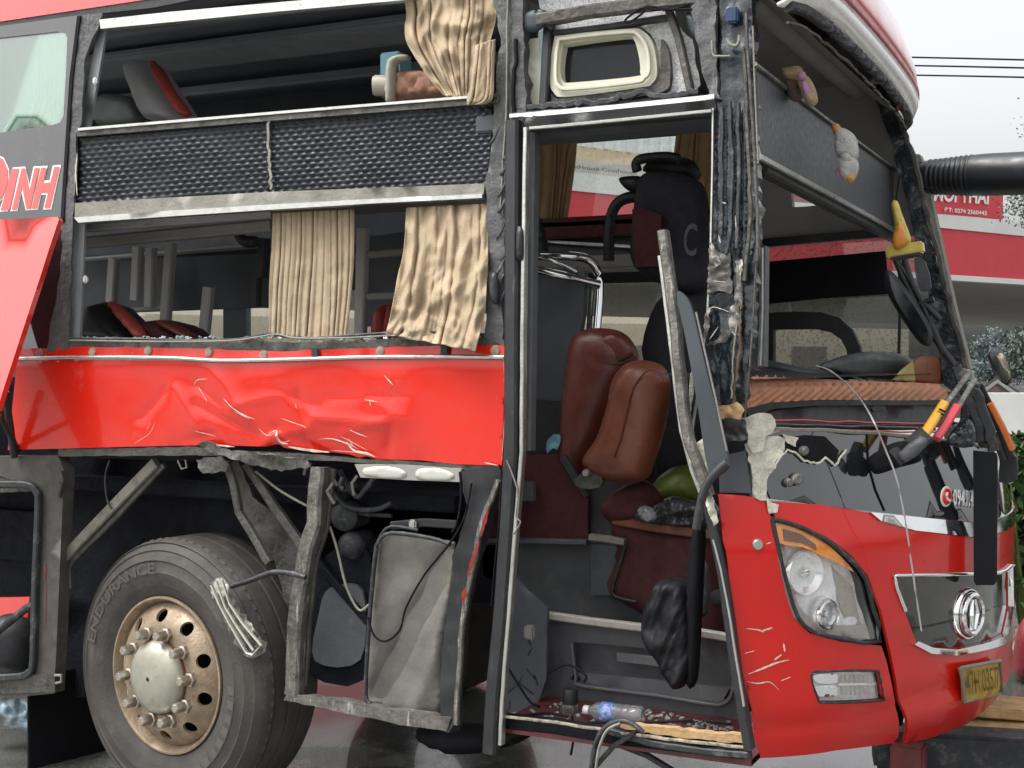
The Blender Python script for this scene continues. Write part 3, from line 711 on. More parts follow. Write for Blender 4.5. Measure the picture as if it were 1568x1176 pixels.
patch('belt_rail', jag([(28,534),(140,531),(280,533),(420,538),(560,533),(690,528),(774,528),(774,545),(560,547),(420,550),(330,551),(260,548),(28,548)], .8, 16), SO(-.006), M_REDS, bus, step=14, thick=.02, disp=lambda a,b: .005*nz(a,b,.05))
tube('belt_trim', lpts([(30,549),(140,547),(260,548),(330,552),(420,551),(490,549),(560,547),(690,546),(772,547)], SO(-.014)), .0075, M_ALU, bus)
for i, (xx, yy_) in enumerate([(58,541),(140,539),(225,537),(318,539),(402,544),(483,541),(581,538),(681,536),(757,537)]):
    c = S(xx, yy_, -.014)
    if i in (5, 7): box('clip', c, (.032,.012,.036), M_RUB, bus, bev=.004)
    else: lathe('clip', [(0,.0),(.012,.0),(.017,-.002),(.02,-.008)], mat('dull_clip', (.33,.22,.17), .8, var=.3, vscale=40), bus, facing(c, (0,-1,.05)), n=14)
def dentS(off): return lambda a,b: S(a,b,-.004)+Vector((0,-1,0))*(dent(a,b)+off)
scratches('paint_scratch', [[(296,590),(302,582),(320,580)],[(302,592),(310,603),(318,615)],[(344,610),(360,625),(378,636),(392,642)],[(362,630),(385,641)],[(396,655),(404,664),(414,667),(424,660)],
  [(536,658),(548,664),(562,669)],[(485,673),(505,672),(530,680),(545,688)],[(532,672),(538,684)],[(568,614),(570,622)],[(452,618),(454,626)],[(230,648),(224,658)],[(205,680),(228,664),(236,648)],[(560,612),(580,615)],
  [(500,690),(540,693),(575,700)],[(430,640),(470,655)],[(590,575),(604,590)],[(520,668),(560,690)],[(300,660),(330,668)]], dentS(.004), redp, w=.0019)
scratches('torn_edge', [[(410,668),(420,660),(425,661),(426,672),(432,678),(444,674)],[(426,662),(429,676),(440,680)],[(530,676),(540,690),(560,694),(572,700)],[(312,676),(330,681),(360,684)],[(440,684),(470,690),(500,693)],[(744,708),(764,712)]], dentS(.012), redp, w=.0045)
scratches('edge_wear', [[(772,552),(774,620),(769,705)],[(774,548),(773,590)]], dentS(.004), redp, w=.002)
# rail under the panel, torn sheet
patch('skirt_rail', jag([(90,687),(300,684),(332,690),(440,694),(560,704),(770,712),(770,722),(640,716),(540,708),(430,702),(300,697),(88,699)], 1, 14), SO(.004), M_STEEL, bus, step=18, thick=.06)
patch('torn_sheet', jag([(302,681),(318,676),(340,686),(400,696),(470,704),(476,714),(430,722),(360,704),(320,692)], 2.5, 7), lambda a,b: S(a,b,-.03+.03*nz(a,b,.03)), M_STEEL, bus, step=8, thick=.008, disp=lambda a,b: .012*nz(a,b,.09))
patch('torn_sheet', jag([(300,704),(338,698),(348,712),(345,722),(312,725)], 1.5, 6), lambda a,b: S(a,b,-.03), M_STEEL, bus, step=8, thick=.004, disp=lambda a,b: .02*nz(a,b,.07))
# ---- lower bay: backing, arch
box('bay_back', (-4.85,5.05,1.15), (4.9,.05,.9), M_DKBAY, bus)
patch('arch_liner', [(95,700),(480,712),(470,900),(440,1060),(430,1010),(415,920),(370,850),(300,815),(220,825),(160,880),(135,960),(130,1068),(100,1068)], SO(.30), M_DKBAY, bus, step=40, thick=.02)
patch('luggage_frame', [(-60,700),(88,697),(98,720),(92,860),(86,1000),(82,1062),(-60,1075)], SO(.0), mat('frame_brown_grey', (.085,.08,.072), .6, .2, var=.3, vscale=14, dirt=((.16,.14,.11), .3, 16)), bus, holes=[smoothpoly([(-50,745),(40,744),(54,752),(57,775),(52,950),(50,1010),(44,1026),(30,1032),(-50,1036)], 3)], step=18, thick=.06)
bar('luggage_seal', lpts(smoothpoly([(-20,742),(38,742),(56,752),(59,775),(54,900),(51,1012),(44,1030),(28,1036),(-20,1038)], 4, False), SO(-.012)), .028, .028, M_RUB, bus)
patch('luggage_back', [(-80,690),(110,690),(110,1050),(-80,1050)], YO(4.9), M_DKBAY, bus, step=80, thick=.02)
bar('luggage_rail', lpts([(-40,752),(50,748)], SO(.06)), .022, .03, M_STEELL, bus)
bar('luggage_rail', lpts([(-40,735),(54,736)], SO(.02)), .03, .03, M_STEEL, bus)
patch('luggage_floor', [(-60,916),(45,914),(42,948),(10,958),(-60,962)], SO(.35), M_REDP, bus, step=30, thick=.02)
pillow('luggage_bag', smoothpoly([(-30,985),(-10,950),(20,940),(45,962),(52,1010),(40,1030),(-30,1030)], 3), SO(.25), M_BLACK, bus, thick=.2, rpx=25)
tube('bay_hose', lpts([(-10,972),(15,952),(40,932),(52,928)], SO(.1)), .018, M_RUB, bus)
patch('bay_lip', [(-60,1038),(84,1032),(84,1060),(-60,1064)], SO(-.008), M_STEEL, bus, step=30, thick=.04)
scratches('edge_wear', [[(70,895),(68,960)],[(69,860),(68,890)]], SO(-.004), bus, mat('red_rust', (.25,.05,.03), .7), w=.004)
box('mudflap', PY(112,1080,4.35)+Vector((0,0,-.15)), (.42,.02,.62), M_BLACKM, bus, rot=(0,0,R(75)), bev=.004)
# diagonal braces left of the wheel
bar('brace', lpts([(86,868),(170,780),(240,708)], SO(.05)), .045, .03, mat('brace_steel', (.20,.19,.16), .55, .4, var=.25, vscale=14, dirt=((.07,.06,.05), .3, 18)), bus)
bar('brace', lpts([(108,862),(180,790),(252,712)], SO(.06)), .022, .02, M_STEEL, bus)
bar('brace', lpts([(108,900),(107,870),(112,858)], SO(.06)), .018, .018, M_STEEL, bus)
tube('bay_cable', lpts([(168,705),(161,730),(164,765),(170,778)], SO(.03)), .004, M_RUB, bus)
bar('hook', lpts([(272,705),(278,718),(286,716),(284,704)], SO(.02)), .006, .006, M_PUTTY, bus)
bar('bracket', lpts([(92,720),(96,735),(90,760)], SO(-.01)), .02, .02, M_STEEL, bus, rough=.003)
bar('bracket', lpts([(84,1034),(94,1034),(94,1044),(86,1046)], SO(-.01)), .01, .01, M_PUTTY, bus)
# ---- wreckage right of the wheel
patch('inner_fender', jag([(350,708),(365,706),(385,760),(440,800),(470,830),(470,870),(445,960),(430,900),(418,860),(408,845),(372,800),(360,770)], 1.5, 12), lambda a,b: S(a,b,.10+.0006*(a-350)), M_STEEL, bus, step=12, thick=.01, disp=lambda a,b: .03*nz(a,b,.02))
bar('fender_edge', lpts([(348,705),(358,745),(366,785),(384,815),(404,848),(412,862)], SO(.02)), .03, .03, M_STEEL, bus, rough=.002)
bar('brace', lpts([(378,710),(420,775),(468,842)], SO(.08)), .035, .03, M_STEEL, bus)
tube('bay_cable', lpts([(392,722),(430,752),(480,780)], SO(.06)), .005, M_PUTTY, bus)
post = bar('bent_post', lpts([(490,714),(487,760),(484,800),(470,850),(462,900),(455,970),(450,1064)], SO(0)), .062, .055, M_STEELL, bus, rough=.003)
bar('post_flange', lpts([(506,718),(500,770),(494,806),(480,850),(474,905),(466,975),(462,1050)], SO(.03)), .05, .02, M_STEEL, bus, rough=.002)
tube('bent_rod', lpts([(354,898),(385,888),(415,877),(440,877),(468,884)], SO(-.06)), .010, M_RUB, bus)
crp = patch('crumpled_bracket', jag([(318,898),(330,886),(342,884),(352,905),(366,930),(384,955),(406,985),(408,998),(388,1008),(372,1002),(360,984),(340,945)], 1.5, 7), lambda a,b: S(a,b,-.11+.04*nz(a,b,.03)), M_STEELL, bus, step=6, thick=.003, disp=lambda a,b: .02*math.sin((a+b*.55)*.35)*.5+.008*nz(a,b,.1))
bar('bracket_edge', lpts([(324,896),(336,925),(352,955),(378,1000),(390,1003)], SO(-.14)), .007, .014, mat('bright_edge', (.62,.60,.52), .4, .5, dirt=((.2,.17,.13), .3, 30)), crp)
bar('bracket_edge', lpts([(340,888),(352,925),(372,955),(400,988),(386,1004)], SO(-.15)), .006, .012, MATS['bright_edge'], crp)
bar('bracket_edge', lpts([(331,890),(345,930),(362,958),(388,996)], SO(-.16)), .006, .01, MATS['bright_edge'], crp)
sill = patch('sill_bar', jag([(434,1072),(440,1060),(500,1070),(560,1080),(640,1092),(690,1100),(684,1120),(600,1107),(520,1090)], 1.5, 10), SO(-.02), M_STEELL, bus, step=10, thick=.04, disp=lambda a,b: .006*nz(a,b,.1))
# bay interior between posts
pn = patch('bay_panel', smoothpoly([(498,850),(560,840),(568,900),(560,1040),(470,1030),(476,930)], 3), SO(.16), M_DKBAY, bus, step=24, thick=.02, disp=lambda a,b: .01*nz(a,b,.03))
patch('bay_panel', smoothpoly([(505,900),(555,905),(552,1010),(482,1012),(488,940)], 4), SO(.14), M_GREYP, bus, step=24, thick=.015)
for k, (a_,b_,c_) in enumerate([(530,790,.055),(540,835,.05),(515,760,.045)]):
    lathe('air_bellows', [(0,.04),(c_*.5,.04),(c_,.02),(c_*1.08,0),(c_,-.03),(c_,-.1)], M_RUB, bus, facing(S(a_,b_,.16), (.1,-1,0)), n=20)
for k, pl in enumerate([[(520,720),(545,760),(560,748),(575,730)],[(500,735),(530,775),(575,780),(600,770)],[(505,742),(528,752),(548,742)],[(490,770),(540,785),(600,790)]]):
    tube('bay_hose', lpts(pl, SO(.10+.02*k)), .011-.001*k, M_RUB, bus)
for k in range(5):
    a_ = random.uniform(470,560); b_ = random.uniform(700,740)
    bar('torn_strand', lpts([(a_,b_),(a_+random.uniform(-10,10),b_+12),(a_+random.uniform(-16,16),b_+random.uniform(18,34))], SO(random.uniform(-.02,.06))), .012, .005, M_STEEL, bus, rough=.002)
tube('white_cable', lpts([(505,806),(516,840),(528,890),(540,920),(552,935),(566,925)], SO(.04)), .005, M_PUTTY, bus)
bar('brace', lpts([(480,850),(520,900),(565,952)], SO(.14)), .03, .03, M_DKBAY, bus)
# rear of the step box: grey lid, black post, lamps
lid = pillow('hatch_lid', smoothpoly([(590,822),(610,818),(688,828),(696,840),(690,900),(680,1000),(672,1092),(600,1085),(566,1075),(560,1060),(564,960),(574,850)], 3), SO(.05), mat('dusty_grey_panel', (.135,.13,.115), .55, var=.3, vscale=5, dirt=((.20,.185,.15), .4, 4.5), bump=.2), bus, thick=.016, rpx=5, step=8, flat=.6, fn=lambda a,b: -.03*math.exp(-(segd((a,b),(690,850),(580,1060))/16)**2)+.02*math.exp(-(segd((a,b),(700,930),(640,1080))/14)**2)+.010*nz(a,b,.02))
tube('lid_seal', lpts(smoothpoly([(690,834),(660,824),(600,816),(580,830),(574,855),(565,960),(560,1062),(568,1078)], 3, False), SO(.01)), .008, M_RUB, lid, curve=0)
tube('lid_seal', lpts(smoothpoly([(640,812),(600,806),(582,822),(576,850),(568,930)], 3, False), SO(.03)), .006, M_RUB, lid, curve=0)
patch('black_post', jag([(706,722),(764,712),(770,730),(742,790),(728,850),(712,920),(702,1000),(698,1100),(688,1122),(672,1118),(676,1000),(690,900),(694,850),(716,780)], 1.2, 12), SO(-.012), M_BLACK, bus, step=12, thick=.06, disp=lambda a,b: .012*nz(a,b,.03))
bar('post_edge', lpts([(764,735),(748,775),(735,815),(726,855),(716,910),(706,980),(702,1050),(698,1110)], SO(-.02)), .018, .02, M_STEELL, bus, rough=.002)
scratches('paint_transfer', [[(748,775),(742,800),(736,822)],[(726,848),(722,862),(716,884)],[(733,830),(726,856)],[(712,900),(708,925)]], SO(-.034), bus, mat('red_smear', (.32,.03,.025), .6, var=.5, vscale=60), w=.006)
lamp = patch('step_lamp', [(543,711),(620,712),(706,718),(704,738),(620,735),(552,731)], SO(-.01), mat('lamp_body', (.32,.31,.28), .5), bus, step=20, thick=.03)
for q_ in ([(558,717),(590,714),(615,719),(622,727),(610,733),(562,729)], [(640,719),(668,717),(690,723),(695,731),(680,736),(640,733)]):
    pillow('lamp_lens', smoothpoly(q_, 4), SO(-.012), mat('milky_lens', (.52,.51,.45), .3, coat=.5, var=.06), lamp, thick=.006, rpx=4, step=5)
tube('black_cable', lpts([(722,740),(712,790),(690,830),(650,880),(622,930),(612,965),(590,982),(572,972),(564,945)], SO(-.03)), .004, M_BLACKM, bus)
tube('black_cable', lpts([(704,722),(706,760),(700,800),(692,815)], SO(-.03)), .004, M_BLACKM, bus)
box('latch', S(632,803,.04), (.03,.015,.035), M_ALU, bus)
bar('latch_bar', lpts([(600,805),(650,800),(700,803)], SO(.06)), .03, .02, M_BLACK, bus)

# ---- wheel
wc = PY(268,1030,4.10)
whl = empty('wheel', wc, (0,0,R(-8)), bus); PWw = PW.pop('wheel', None)
lathe('tyre', [(.292,.0),(.300,.035),(.312,.046),(.345,.062),(.352,.066),(.40,.074),(.405,.071),(.44,.066),(.446,.070),(.452,.066),(.478,.052),(.484,.055),(.49,.05),(.507,.03),(.512,.034),(.516,.028),(.521,.01),(.5225,-.01),(.515,-.012),(.515,-.022),(.5235,-.024),(.524,-.08),(.516,-.083),(.516,-.095),(.524,-.098),(.524,-.15),(.516,-.153),(.516,-.165),(.524,-.168),(.522,-.235),(.50,-.27),(.42,-.30),(.33,-.29),(.292,-.24)], M_TYRE, whl, n=96)
# tread shoulder lugs
V = []; Fs = []
for i in range(72):
    a = 2*math.pi*i/72
    for (r0, r1, h0, h1, da) in [(.512,.5265,.012,-.006,.025)]:
        k = len(V)
        for (r, h, aa) in [(r0,h0+.012,a-da),(r0,h0+.012,a+da),(r1,h1,a+da),(r1,h1,a-da)]:
            V.append((r*math.cos(aa), -h, r*math.sin(aa)))
        Fs.append([k,k+1,k+2,k+3])
mesh('tread_shoulder', V, Fs, M_TYRE, whl)
def ring(name, r0, r1, hfun, m, holes, th, n=60, step=.02):
    oc = [(r1*math.cos(2*math.pi*i/n), r1*math.sin(2*math.pi*i/n)) for i in range(n)]
    ic = [(r0*math.cos(2*math.pi*i/n), r0*math.sin(2*math.pi*i/n)) for i in range(n)]
    uv, fs, _ = cdt(oc, [ic]+holes, step)
    return solid(name, uv, fs, lambda x, y: Vector((x, -hfun(math.hypot(x, y)), y)), m, whl, th, Vector((0,-1,0)))
hh = []
for i in range(10):
    a = 2*math.pi*(i+.5)/10+.05; cx_, cy_ = .232*math.cos(a), .232*math.sin(a)
    hh.append([(cx_+.024*math.cos(t)*math.cos(a)-.028*math.sin(t)*math.sin(a), cy_+.024*math.cos(t)*math.sin(a)+.028*math.sin(t)*math.cos(a)) for t in [2*math.pi*k/14 for k in range(14)]])
ring('rim_disc', .13, .274, lambda r: .075 if r < .195 else .075-.055*((r-.195)/.079)**1.5, M_RIM, hh, .012)
lathe('rim', [(.274,.02),(.276,.012),(.283,.02),(.289,.045),(.296,.053),(.304,.052),(.305,.044),(.298,.036),(.292,-.02),(.275,-.10),(.25,-.16)], M_RIM, whl, n=64)
lathe('rim_backing', [(.0,-.05),(.26,-.05),(.27,-.06)], M_BLACKM, whl, n=32)
lathe('hub_cap', [(0,.135),(.006,.135),(.008,.13),(.010,.136),(.05,.134),(.10,.126),(.128,.112),(.138,.098),(.142,.074)], M_HUB, whl, n=40)
lathe('hub_pin', [(0,.137),(.006,.137)], M_BLACKM, whl, n=10)
lathe('hub_seam', [(.139,.083),(.147,.083),(.149,.074)], mat('rust_dark', (.12,.06,.03), .8), whl, n=40)
nutm = None
for i in range(10):
    a = 2*math.pi*(i+.12)/10
    mt = Matrix.Translation((.172*math.cos(a), 0, .172*math.sin(a)))
    if nutm is None:
        o = lathe('wheel_nut', [(0,.136),(.015,.136),(.0195,.130),(.021,.105),(.022,.092),(.028,.088),(.029,.074)], M_NUT, whl, None, n=6, smooth=False); nutm = o.data
    else:
        o = bpy.data.objects.new('wheel_nut', nutm); COL.objects.link(o); o.parent = whl
    o.location = mt.translation
# sidewall lettering
me = textmesh('ENDURANCE', .02); xs_ = [v.co.x for v in me.vertices]
for v in me.vertices:
    a = R(168)-(v.co.x-min(xs_))/(max(xs_)-min(xs_))*R(74); r = .395+v.co.y*.06
    v.co = (r*math.cos(a), -.0765, r*math.sin(a))
me.materials.clear(); me.materials.append(mat('tyre_letter', (.085,.08,.07), .8)); o = bpy.data.objects.new('tyre_lettering', me); link(o, whl)
V = []; Fs = []
for j in range(10):
    a = R(-75)+R(8)*j
    for (r0,r1) in ((.365,.40),):
        k = len(V)
        for (r, aa) in [(r0,a),(r1,a),(r1,a+R(5)),(r0,a+R(5))]: V.append((r*math.cos(aa), -(.0755 if r > .38 else .072), r*math.sin(aa)))
        Fs.append([k,k+1,k+2,k+3])
mesh('tyre_block_marks', V, Fs, MATS['tyre_letter'], whl)
box('axle_hub', wc+Vector((.05,.45,0)), (.3,.5,.3), M_DKBAY, bus, bev=.05)
wc2 = wc+Vector((.05,2.05,0))
lathe('far_tyre', [(.28,-.2),(.4,-.2),(.5,-.15),(.52,0),(.5,.15),(.4,.2),(.28,.2)], M_TYRE, bus, Matrix.Translation(wc2), n=48)
box('chassis_rail', (-4.6,4.9,.85), (4.4,.08,.25), M_DKBAY, bus); box('chassis_rail', (-4.6,5.8,.85), (4.4,.08,.25), M_DKBAY, bus)
o = pillow('plastic_sheet', jag([(-20,1066),(20,1068),(76,1062),(74,1090),(64,1128),(40,1120),(10,1112),(-20,1108)], 3, 8), lambda a,b: PD(a,b,5.9), mat('printed_plastic', (.30,.42,.50), .2, var=.5, vscale=14, coat=.6, dirt=((.62,.58,.5), .45, 9)), None, thick=.1, rpx=14, step=5, normal=-ray(30,900).normalized(), fn=lambda a,b: .05*nz(a,b,.08))
tag(o, 'crumpled blue and white printed plastic sheet under the luggage bay at bottom left', 'sheet')
# ---- pillar between windows and door
patch('door_pillar', jag([(742,-80),(800,-80),(800,20),(806,175),(800,190),(797,500),(776,532),(742,516),(748,420),(745,300),(742,283),(752,240),(757,150),(766,60)], 1.5, 10), SO(-.006), M_PILL, bus, step=12, thick=.06, disp=lambda a,b: .010*nz(a,b,.05)+.004*nz(a,b,.2))
for k in range(11):
    x0 = 748+random.uniform(0,26); y0 = 225+k*24+random.uniform(-8,8)
    pillow('torn_rubber', [(x0,y0),(x0+6,y0-10),(x0+14,y0-26),(x0+16,y0-24),(x0+8,y0-4),(x0+2,y0+4)], SO(-.022), M_RUB, bus, thick=.012, rpx=4, step=5)
bar('pillar_seam', lpts([(778,-40),(776,150),(770,260),(766,330)], SO(-.016)), .006, .01, M_PUTTY, bus, rough=.001)
bar('pillar_gap', lpts(jag([(790,60),(786,180),(778,330),(774,420),(772,520)], 2, 12, False), SO(-.014)), .012, .012, M_BLACKM, bus)
pillow('hinge', smoothpoly([(752,420),(762,420),(764,460),(756,465),(750,450)], 3), SO(-.03), M_BLACK, bus, thick=.03, rpx=6, step=5)
# door frame posts
bar('door_post', lpts([(787,186),(786,420),(785,690),(778,800),(768,950),(757,1060),(752,1152)], SO(-.02)), .05, .05, M_BLACK, bus, up=Vector((0,-1,0)))
bar('door_post_strip', lpts([(806,196),(803,420),(800,690),(792,800),(780,950),(770,1080),(768,1140)], SO(-.03)), .014, .03, M_ALU, bus, rough=.0008)
bar('door_post_inner', lpts([(817,205),(814,420),(810,690)], SO(.04)), .03, .05, M_GREYP, bus)
bar('door_post_edge', lpts([(776,536),(778,690),(768,780)], SO(-.01)), .016, .02, mat('rust_edge', (.2,.1,.05), .7, .3, var=.5, vscale=30), bus, rough=.001)
pillow('hinge', smoothpoly([(792,350),(800,352),(802,385),(798,398),(791,392)], 3), SO(-.05), M_BLACK, bus, thick=.03, rpx=5, step=5)
tube('white_cable', lpts([(776,705),(784,725),(793,755),(790,790),(797,800),(786,818)], SO(-.05)), .0028, M_PUTTY, bus)
tube('black_cable', lpts([(768,720),(764,800),(758,860),(752,930)], SO(-.04)), .0025, M_BLACKM, bus)
# header above the door
patch('door_header', [(784,172),(1098,146),(1096,170),(812,196),(786,198)], SO(-.004), M_BLACK, bus, step=24, thick=.08)
bar('header_strip', lpts([(782,178),(940,164),(1095,148)], SO(-.03)), .018, .02, M_CHROME, bus)
bar('header_strip', lpts([(812,197),(950,184),(1090,170)], SO(-.02)), .010, .02, M_ALU, bus)
bar('door_inner_edge', lpts([(1092,166),(1091,260),(1088,400),(1082,500),(1072,580),(1060,660)], SO(-.01)), .007, .01, M_ALU, bus)
box('door_lintel', PY(950,200,4.3)+Vector((0,0,.03)), (.95,.35,.06), M_DKIN, bus)
# ---- upper light above the door: insulated sheet, cream framed fixed window
patch('foil_sheet', jag([(826,-60),(1010,-70),(1040,40),(1060,60),(1072,130),(1060,142),(830,166),(826,60)], 2, 9), lambda a,b: S(a,b,.06+.008*nz(a,b,.05)), mat('bubble_foil', (.85,.85,.85), .4, 0, var=.3, vscale=110, bump=1.0, bscale=200, dirt=((.28,.28,.28), .32, 90)), bus, holes=[smoothpoly([(846,60),(862,51),(960,41),(986,44),(1004,66),(1010,112),(1000,132),(980,138),(870,152),(846,146),(839,120)], 2)], step=7, thick=.004, disp=lambda a,b: .006*nz(a,b,.2)+.004*nz(a,b,.5))
patch('upper_jamb', [(806,60),(824,58),(838,160),(812,166)], SO(.05), M_CREAM, bus, step=20, thick=.02)
patch('upper_jamb_strip', [(824,50),(834,48),(838,158),(826,162)], SO(.04), mat('teal_strip', (.28,.38,.38), .5), bus, step=20, thick=.02)
bar('upper_stud', lpts([(842,20),(838,90),(834,162)], SO(.03)), .03, .04, M_BLACK, bus)
bar('upper_bar', lpts([(824,32),(900,18),(1000,6),(1090,-4)], SO(-.01)), .045, .04, M_STEEL, bus, rough=.001)
bar('upper_bar', lpts([(845,52),(930,42),(1030,26)], SO(.04)), .02, .03, M_BLACK, bus)
bar('upper_bar', lpts([(1024,14),(1040,60),(1058,140)], SO(.03)), .024, .03, M_STEEL, bus)
bar('upper_bar', lpts([(848,40),(846,60),(840,160)], SO(.06)), .016, .02, M_BLACK, bus)
wf = patch('fixed_window_frame', smoothpoly([(848,62),(862,54),(960,44),(984,47),(1000,68),(1006,110),(998,128),(980,134),(870,148),(848,142),(842,120)], 4), SO(.03), mat('cream_frame', (.62,.60,.48), .4, var=.08, vscale=8, dirt=((.45,.36,.22), .12, 14)), bus, holes=[smoothpoly([(862,72),(872,66),(955,55),(970,60),(978,85),(980,110),(972,117),(880,126),(862,124),(858,105)], 4)], step=8, thick=.05)
bar('frame_lip', lpts(smoothpoly([(855,66),(866,59),(958,49),(978,54),(991,75),(994,108),(986,120),(972,126),(878,136),(856,132),(851,112)], 4)+[(855,66)], SO(.016)), .012, .014, MATS['cream_frame'], wf)
patch('dark_pane', smoothpoly([(858,72),(872,62),(960,52),(976,60),(984,90),(984,112),(972,122),(880,130),(858,128),(854,105)], 3), SO(.07), mat('dark_glass', (.012,.013,.016), .12, spec=.25, var=.2), wf, step=30)
patch('frame_box', smoothpoly([(862,150),(990,134),(1010,112),(1012,60),(1024,80),(1026,120),(1016,140),(960,150),(866,160)], 3), SO(.035), M_STEEL, wf, step=14, thick=.03)
bar('torn_rubber_strip', lpts(jag([(790,172),(860,160),(900,158),(940,152),(976,142),(1010,146),(1070,140)], 3.5, 6, False), SO(.0)), .02, .02, M_RUB, bus, rough=.004)
tube('loose_wire', lpts([(1060,14),(1010,15),(985,12),(965,24),(957,32),(964,34),(984,20),(990,10),(1030,14),(1055,6)], SO(-.03)), .004, M_BLACKM, bus)
tube('loose_wire', lpts([(830,34),(838,40),(846,46)], SO(-.02)), .006, M_BLACKM, bus)
pillow('torn_sealant', smoothpoly([(806,20),(836,16),(830,44),(808,48)], 3), SO(-.015), mat('teal_black', (.012,.03,.035), .5), bus, thick=.02, rpx=8, step=6)
pillow('torn_sealant', smoothpoly([(1050,20),(1064,24),(1076,50),(1070,64),(1056,48)], 3), SO(-.015), MATS['teal_black'], bus, thick=.02, rpx=8, step=6)

# ---- front pillar beside the door
ap = patch('front_pillar', jag([(1046,-80),(1150,-80),(1152,60),(1158,200),(1162,330),(1158,420),(1150,520),(1138,610),(1134,632),(1100,636),(1082,600),(1086,520),(1084,480),(1090,400),(1092,300),(1096,170),(1098,150),(1084,130),(1072,60),(1060,20)], .5, 12), lambda a,b: S(a,b,-.004), M_PILB, bus, step=6, thick=.04, disp=lambda a,b: .010*nz(a,b,.03)+.004*nz(a,b,.13)+.014*math.sin(a*.36+.6*nz(a,b,.02))*(.5 if 160 < b < 400 else .15)*max(0,min(1,(1156-a)/10)))
patch('pillar_plate', jag([(1058,10),(1096,-20),(1096,60),(1098,140),(1104,152),(1090,150),(1078,120),(1066,60)], 1.2, 10), SO(-.03), M_PILL, bus, step=10, thick=.02, disp=lambda a,b: .01*nz(a,b,.06))
for k, pl in enumerate([[(1117,156),(1121,250),(1118,360),(1112,390)],[(1130,158),(1132,260),(1128,380)],[(1140,80),(1145,200),(1150,330),(1140,430)],[(1105,165),(1106,280),(1104,360)]]):
    bar('pillar_rib', lpts(jag(pl, 1.2, 18, False), SO(-.03)), .012, .014, M_RUB if k != 2 else M_STEEL, bus, rough=.0012)
bar('windscreen_gasket', lpts([(1143,20),(1146,100),(1152,180),(1157,260),(1160,330),(1158,400)], SO(-.035)), .009, .012, M_STEEL, bus, rough=.0015)
tube('loose_wire', lpts([(1153,40),(1155,110),(1158,180),(1161,250)], SO(-.05)), .003, M_PUTTY, bus)
tube('loose_wire', lpts([(1090,62),(1092,84),(1100,86),(1118,86)], SO(-.05)), .004, M_PUTTY, bus)
tube('loose_wire', lpts([(1114,60),(1118,68),(1128,70),(1132,62),(1132,54)], SO(-.05)), .006, M_PUTTY, bus)
box('relay', S(1122,24,-.03), (.04,.03,.05), mat('relay_blue', (.02,.05,.12), .4), bus)
for (pl, m_) in [([(1086,370),(1090,372),(1100,388),(1104,404),(1094,412),(1086,402)], M_STEELL), ([(1085,385),(1118,388),(1120,450),(1096,446),(1083,450)], M_STEEL), ([(1126,400),(1136,396),(1136,470),(1130,515),(1128,498),(1126,470)], M_STEELL), ([(1118,470),(1130,460),(1134,500),(1126,515),(1117,500)], M_STEELL), ([(1080,480),(1086,470),(1087,500),(1076,525)], M_STEELL), ([(1100,622),(1128,615),(1140,628),(1135,642),(1102,640)], M_WOOD), ([(1104,512),(1118,506),(1112,525),(1082,530)], M_STEEL), ([(1108,640),(1140,642),(1145,672),(1112,678)], M_BLACK)]:
    patch('torn_fragment', jag(pl, 2.2, 6), lambda a,b: S(a,b,-.035+.012*nz(a,b,.1)), m_, bus, step=6, thick=.006, disp=lambda a,b: .012*nz(a,b,.15))
bar('torn_fragment', lpts(jag([(1130,470),(1132,520),(1128,570),(1124,620)], 1.5, 8, False), SO(-.03)), .009, .012, mat('rust_brown', (.13,.08,.05), .7, .2, var=.5, vscale=30), bus, rough=.003)
bar('torn_fragment', lpts(jag([(1128,498),(1122,560),(1120,610)], 1.5, 8, False), SO(-.04)), .005, .006, M_PUTTY, bus, rough=.001)
scratches('scrape', [[(1084,480),(1092,470),(1118,478)],[(1105,310),(1112,311)],[(1086,520),(1100,500)],[(1092,430),(1110,432)],[(1126,330),(1127,350)],[(1100,360),(1103,372)]], SO(-.045), bus, w=.002)
patch('pillar_trim', [(1158,440),(1164,376),(1172,376),(1170,560),(1146,562),(1150,520)], SO(.10), M_GREYP, bus, step=20, thick=.05)
bar('pillar_chrome', lpts([(1166,380),(1166,470),(1163,560)], SO(.09)), .012, .014, M_ALU, bus)
bar('pillar_chrome', lpts([(1140,640),(1148,560),(1154,480),(1158,380)], SO(-.02)), .005, .008, M_STEEL, bus, rough=.001)

# ---- bent door remains: silver rail, rubber strip, hanging sleeve
lp = bar('bent_door_rail', lpts([(1015,354),(1022,400),(1034,480),(1040,560),(1048,630),(1056,675),(1074,720),(1086,758)], SO(-.09)), .032, .04, M_STEELL, bus, rough=.0018)
bar('door_rail_lip', lpts([(1011,392),(1018,450),(1028,530),(1036,600),(1044,660),(1060,720),(1080,770)], SO(-.07)), .012, .02, M_ALU, bus, rough=.001)
patch('door_seal_flap', smoothpoly([(1036,452),(1046,450),(1060,475),(1080,560),(1100,640),(1115,705),(1110,722),(1090,730),(1080,700),(1068,620),(1050,520)], 4), SO(-.12), mat('seal_blue_grey', (.045,.055,.062), .45, var=.15), bus, step=14, thick=.02)
bar('seal_edge', lpts([(1066,478),(1080,540),(1096,610),(1113,690)], SO(-.135)), .005, .008, M_PUTTY, bus)
patch('torn_fragment', jag([(1052,690),(1075,672),(1084,700),(1090,760),(1100,800),(1092,806),(1074,748)], 2, 7), SO(-.08), M_CREAMF, bus, step=6, thick=.006, disp=lambda a,b: .012*nz(a,b,.12))
bar('torn_fragment', lpts(jag([(1062,560),(1058,600),(1054,640)], 1.5, 6, False), SO(-.03)), .012, .015, M_CREAMF, bus, rough=.002)
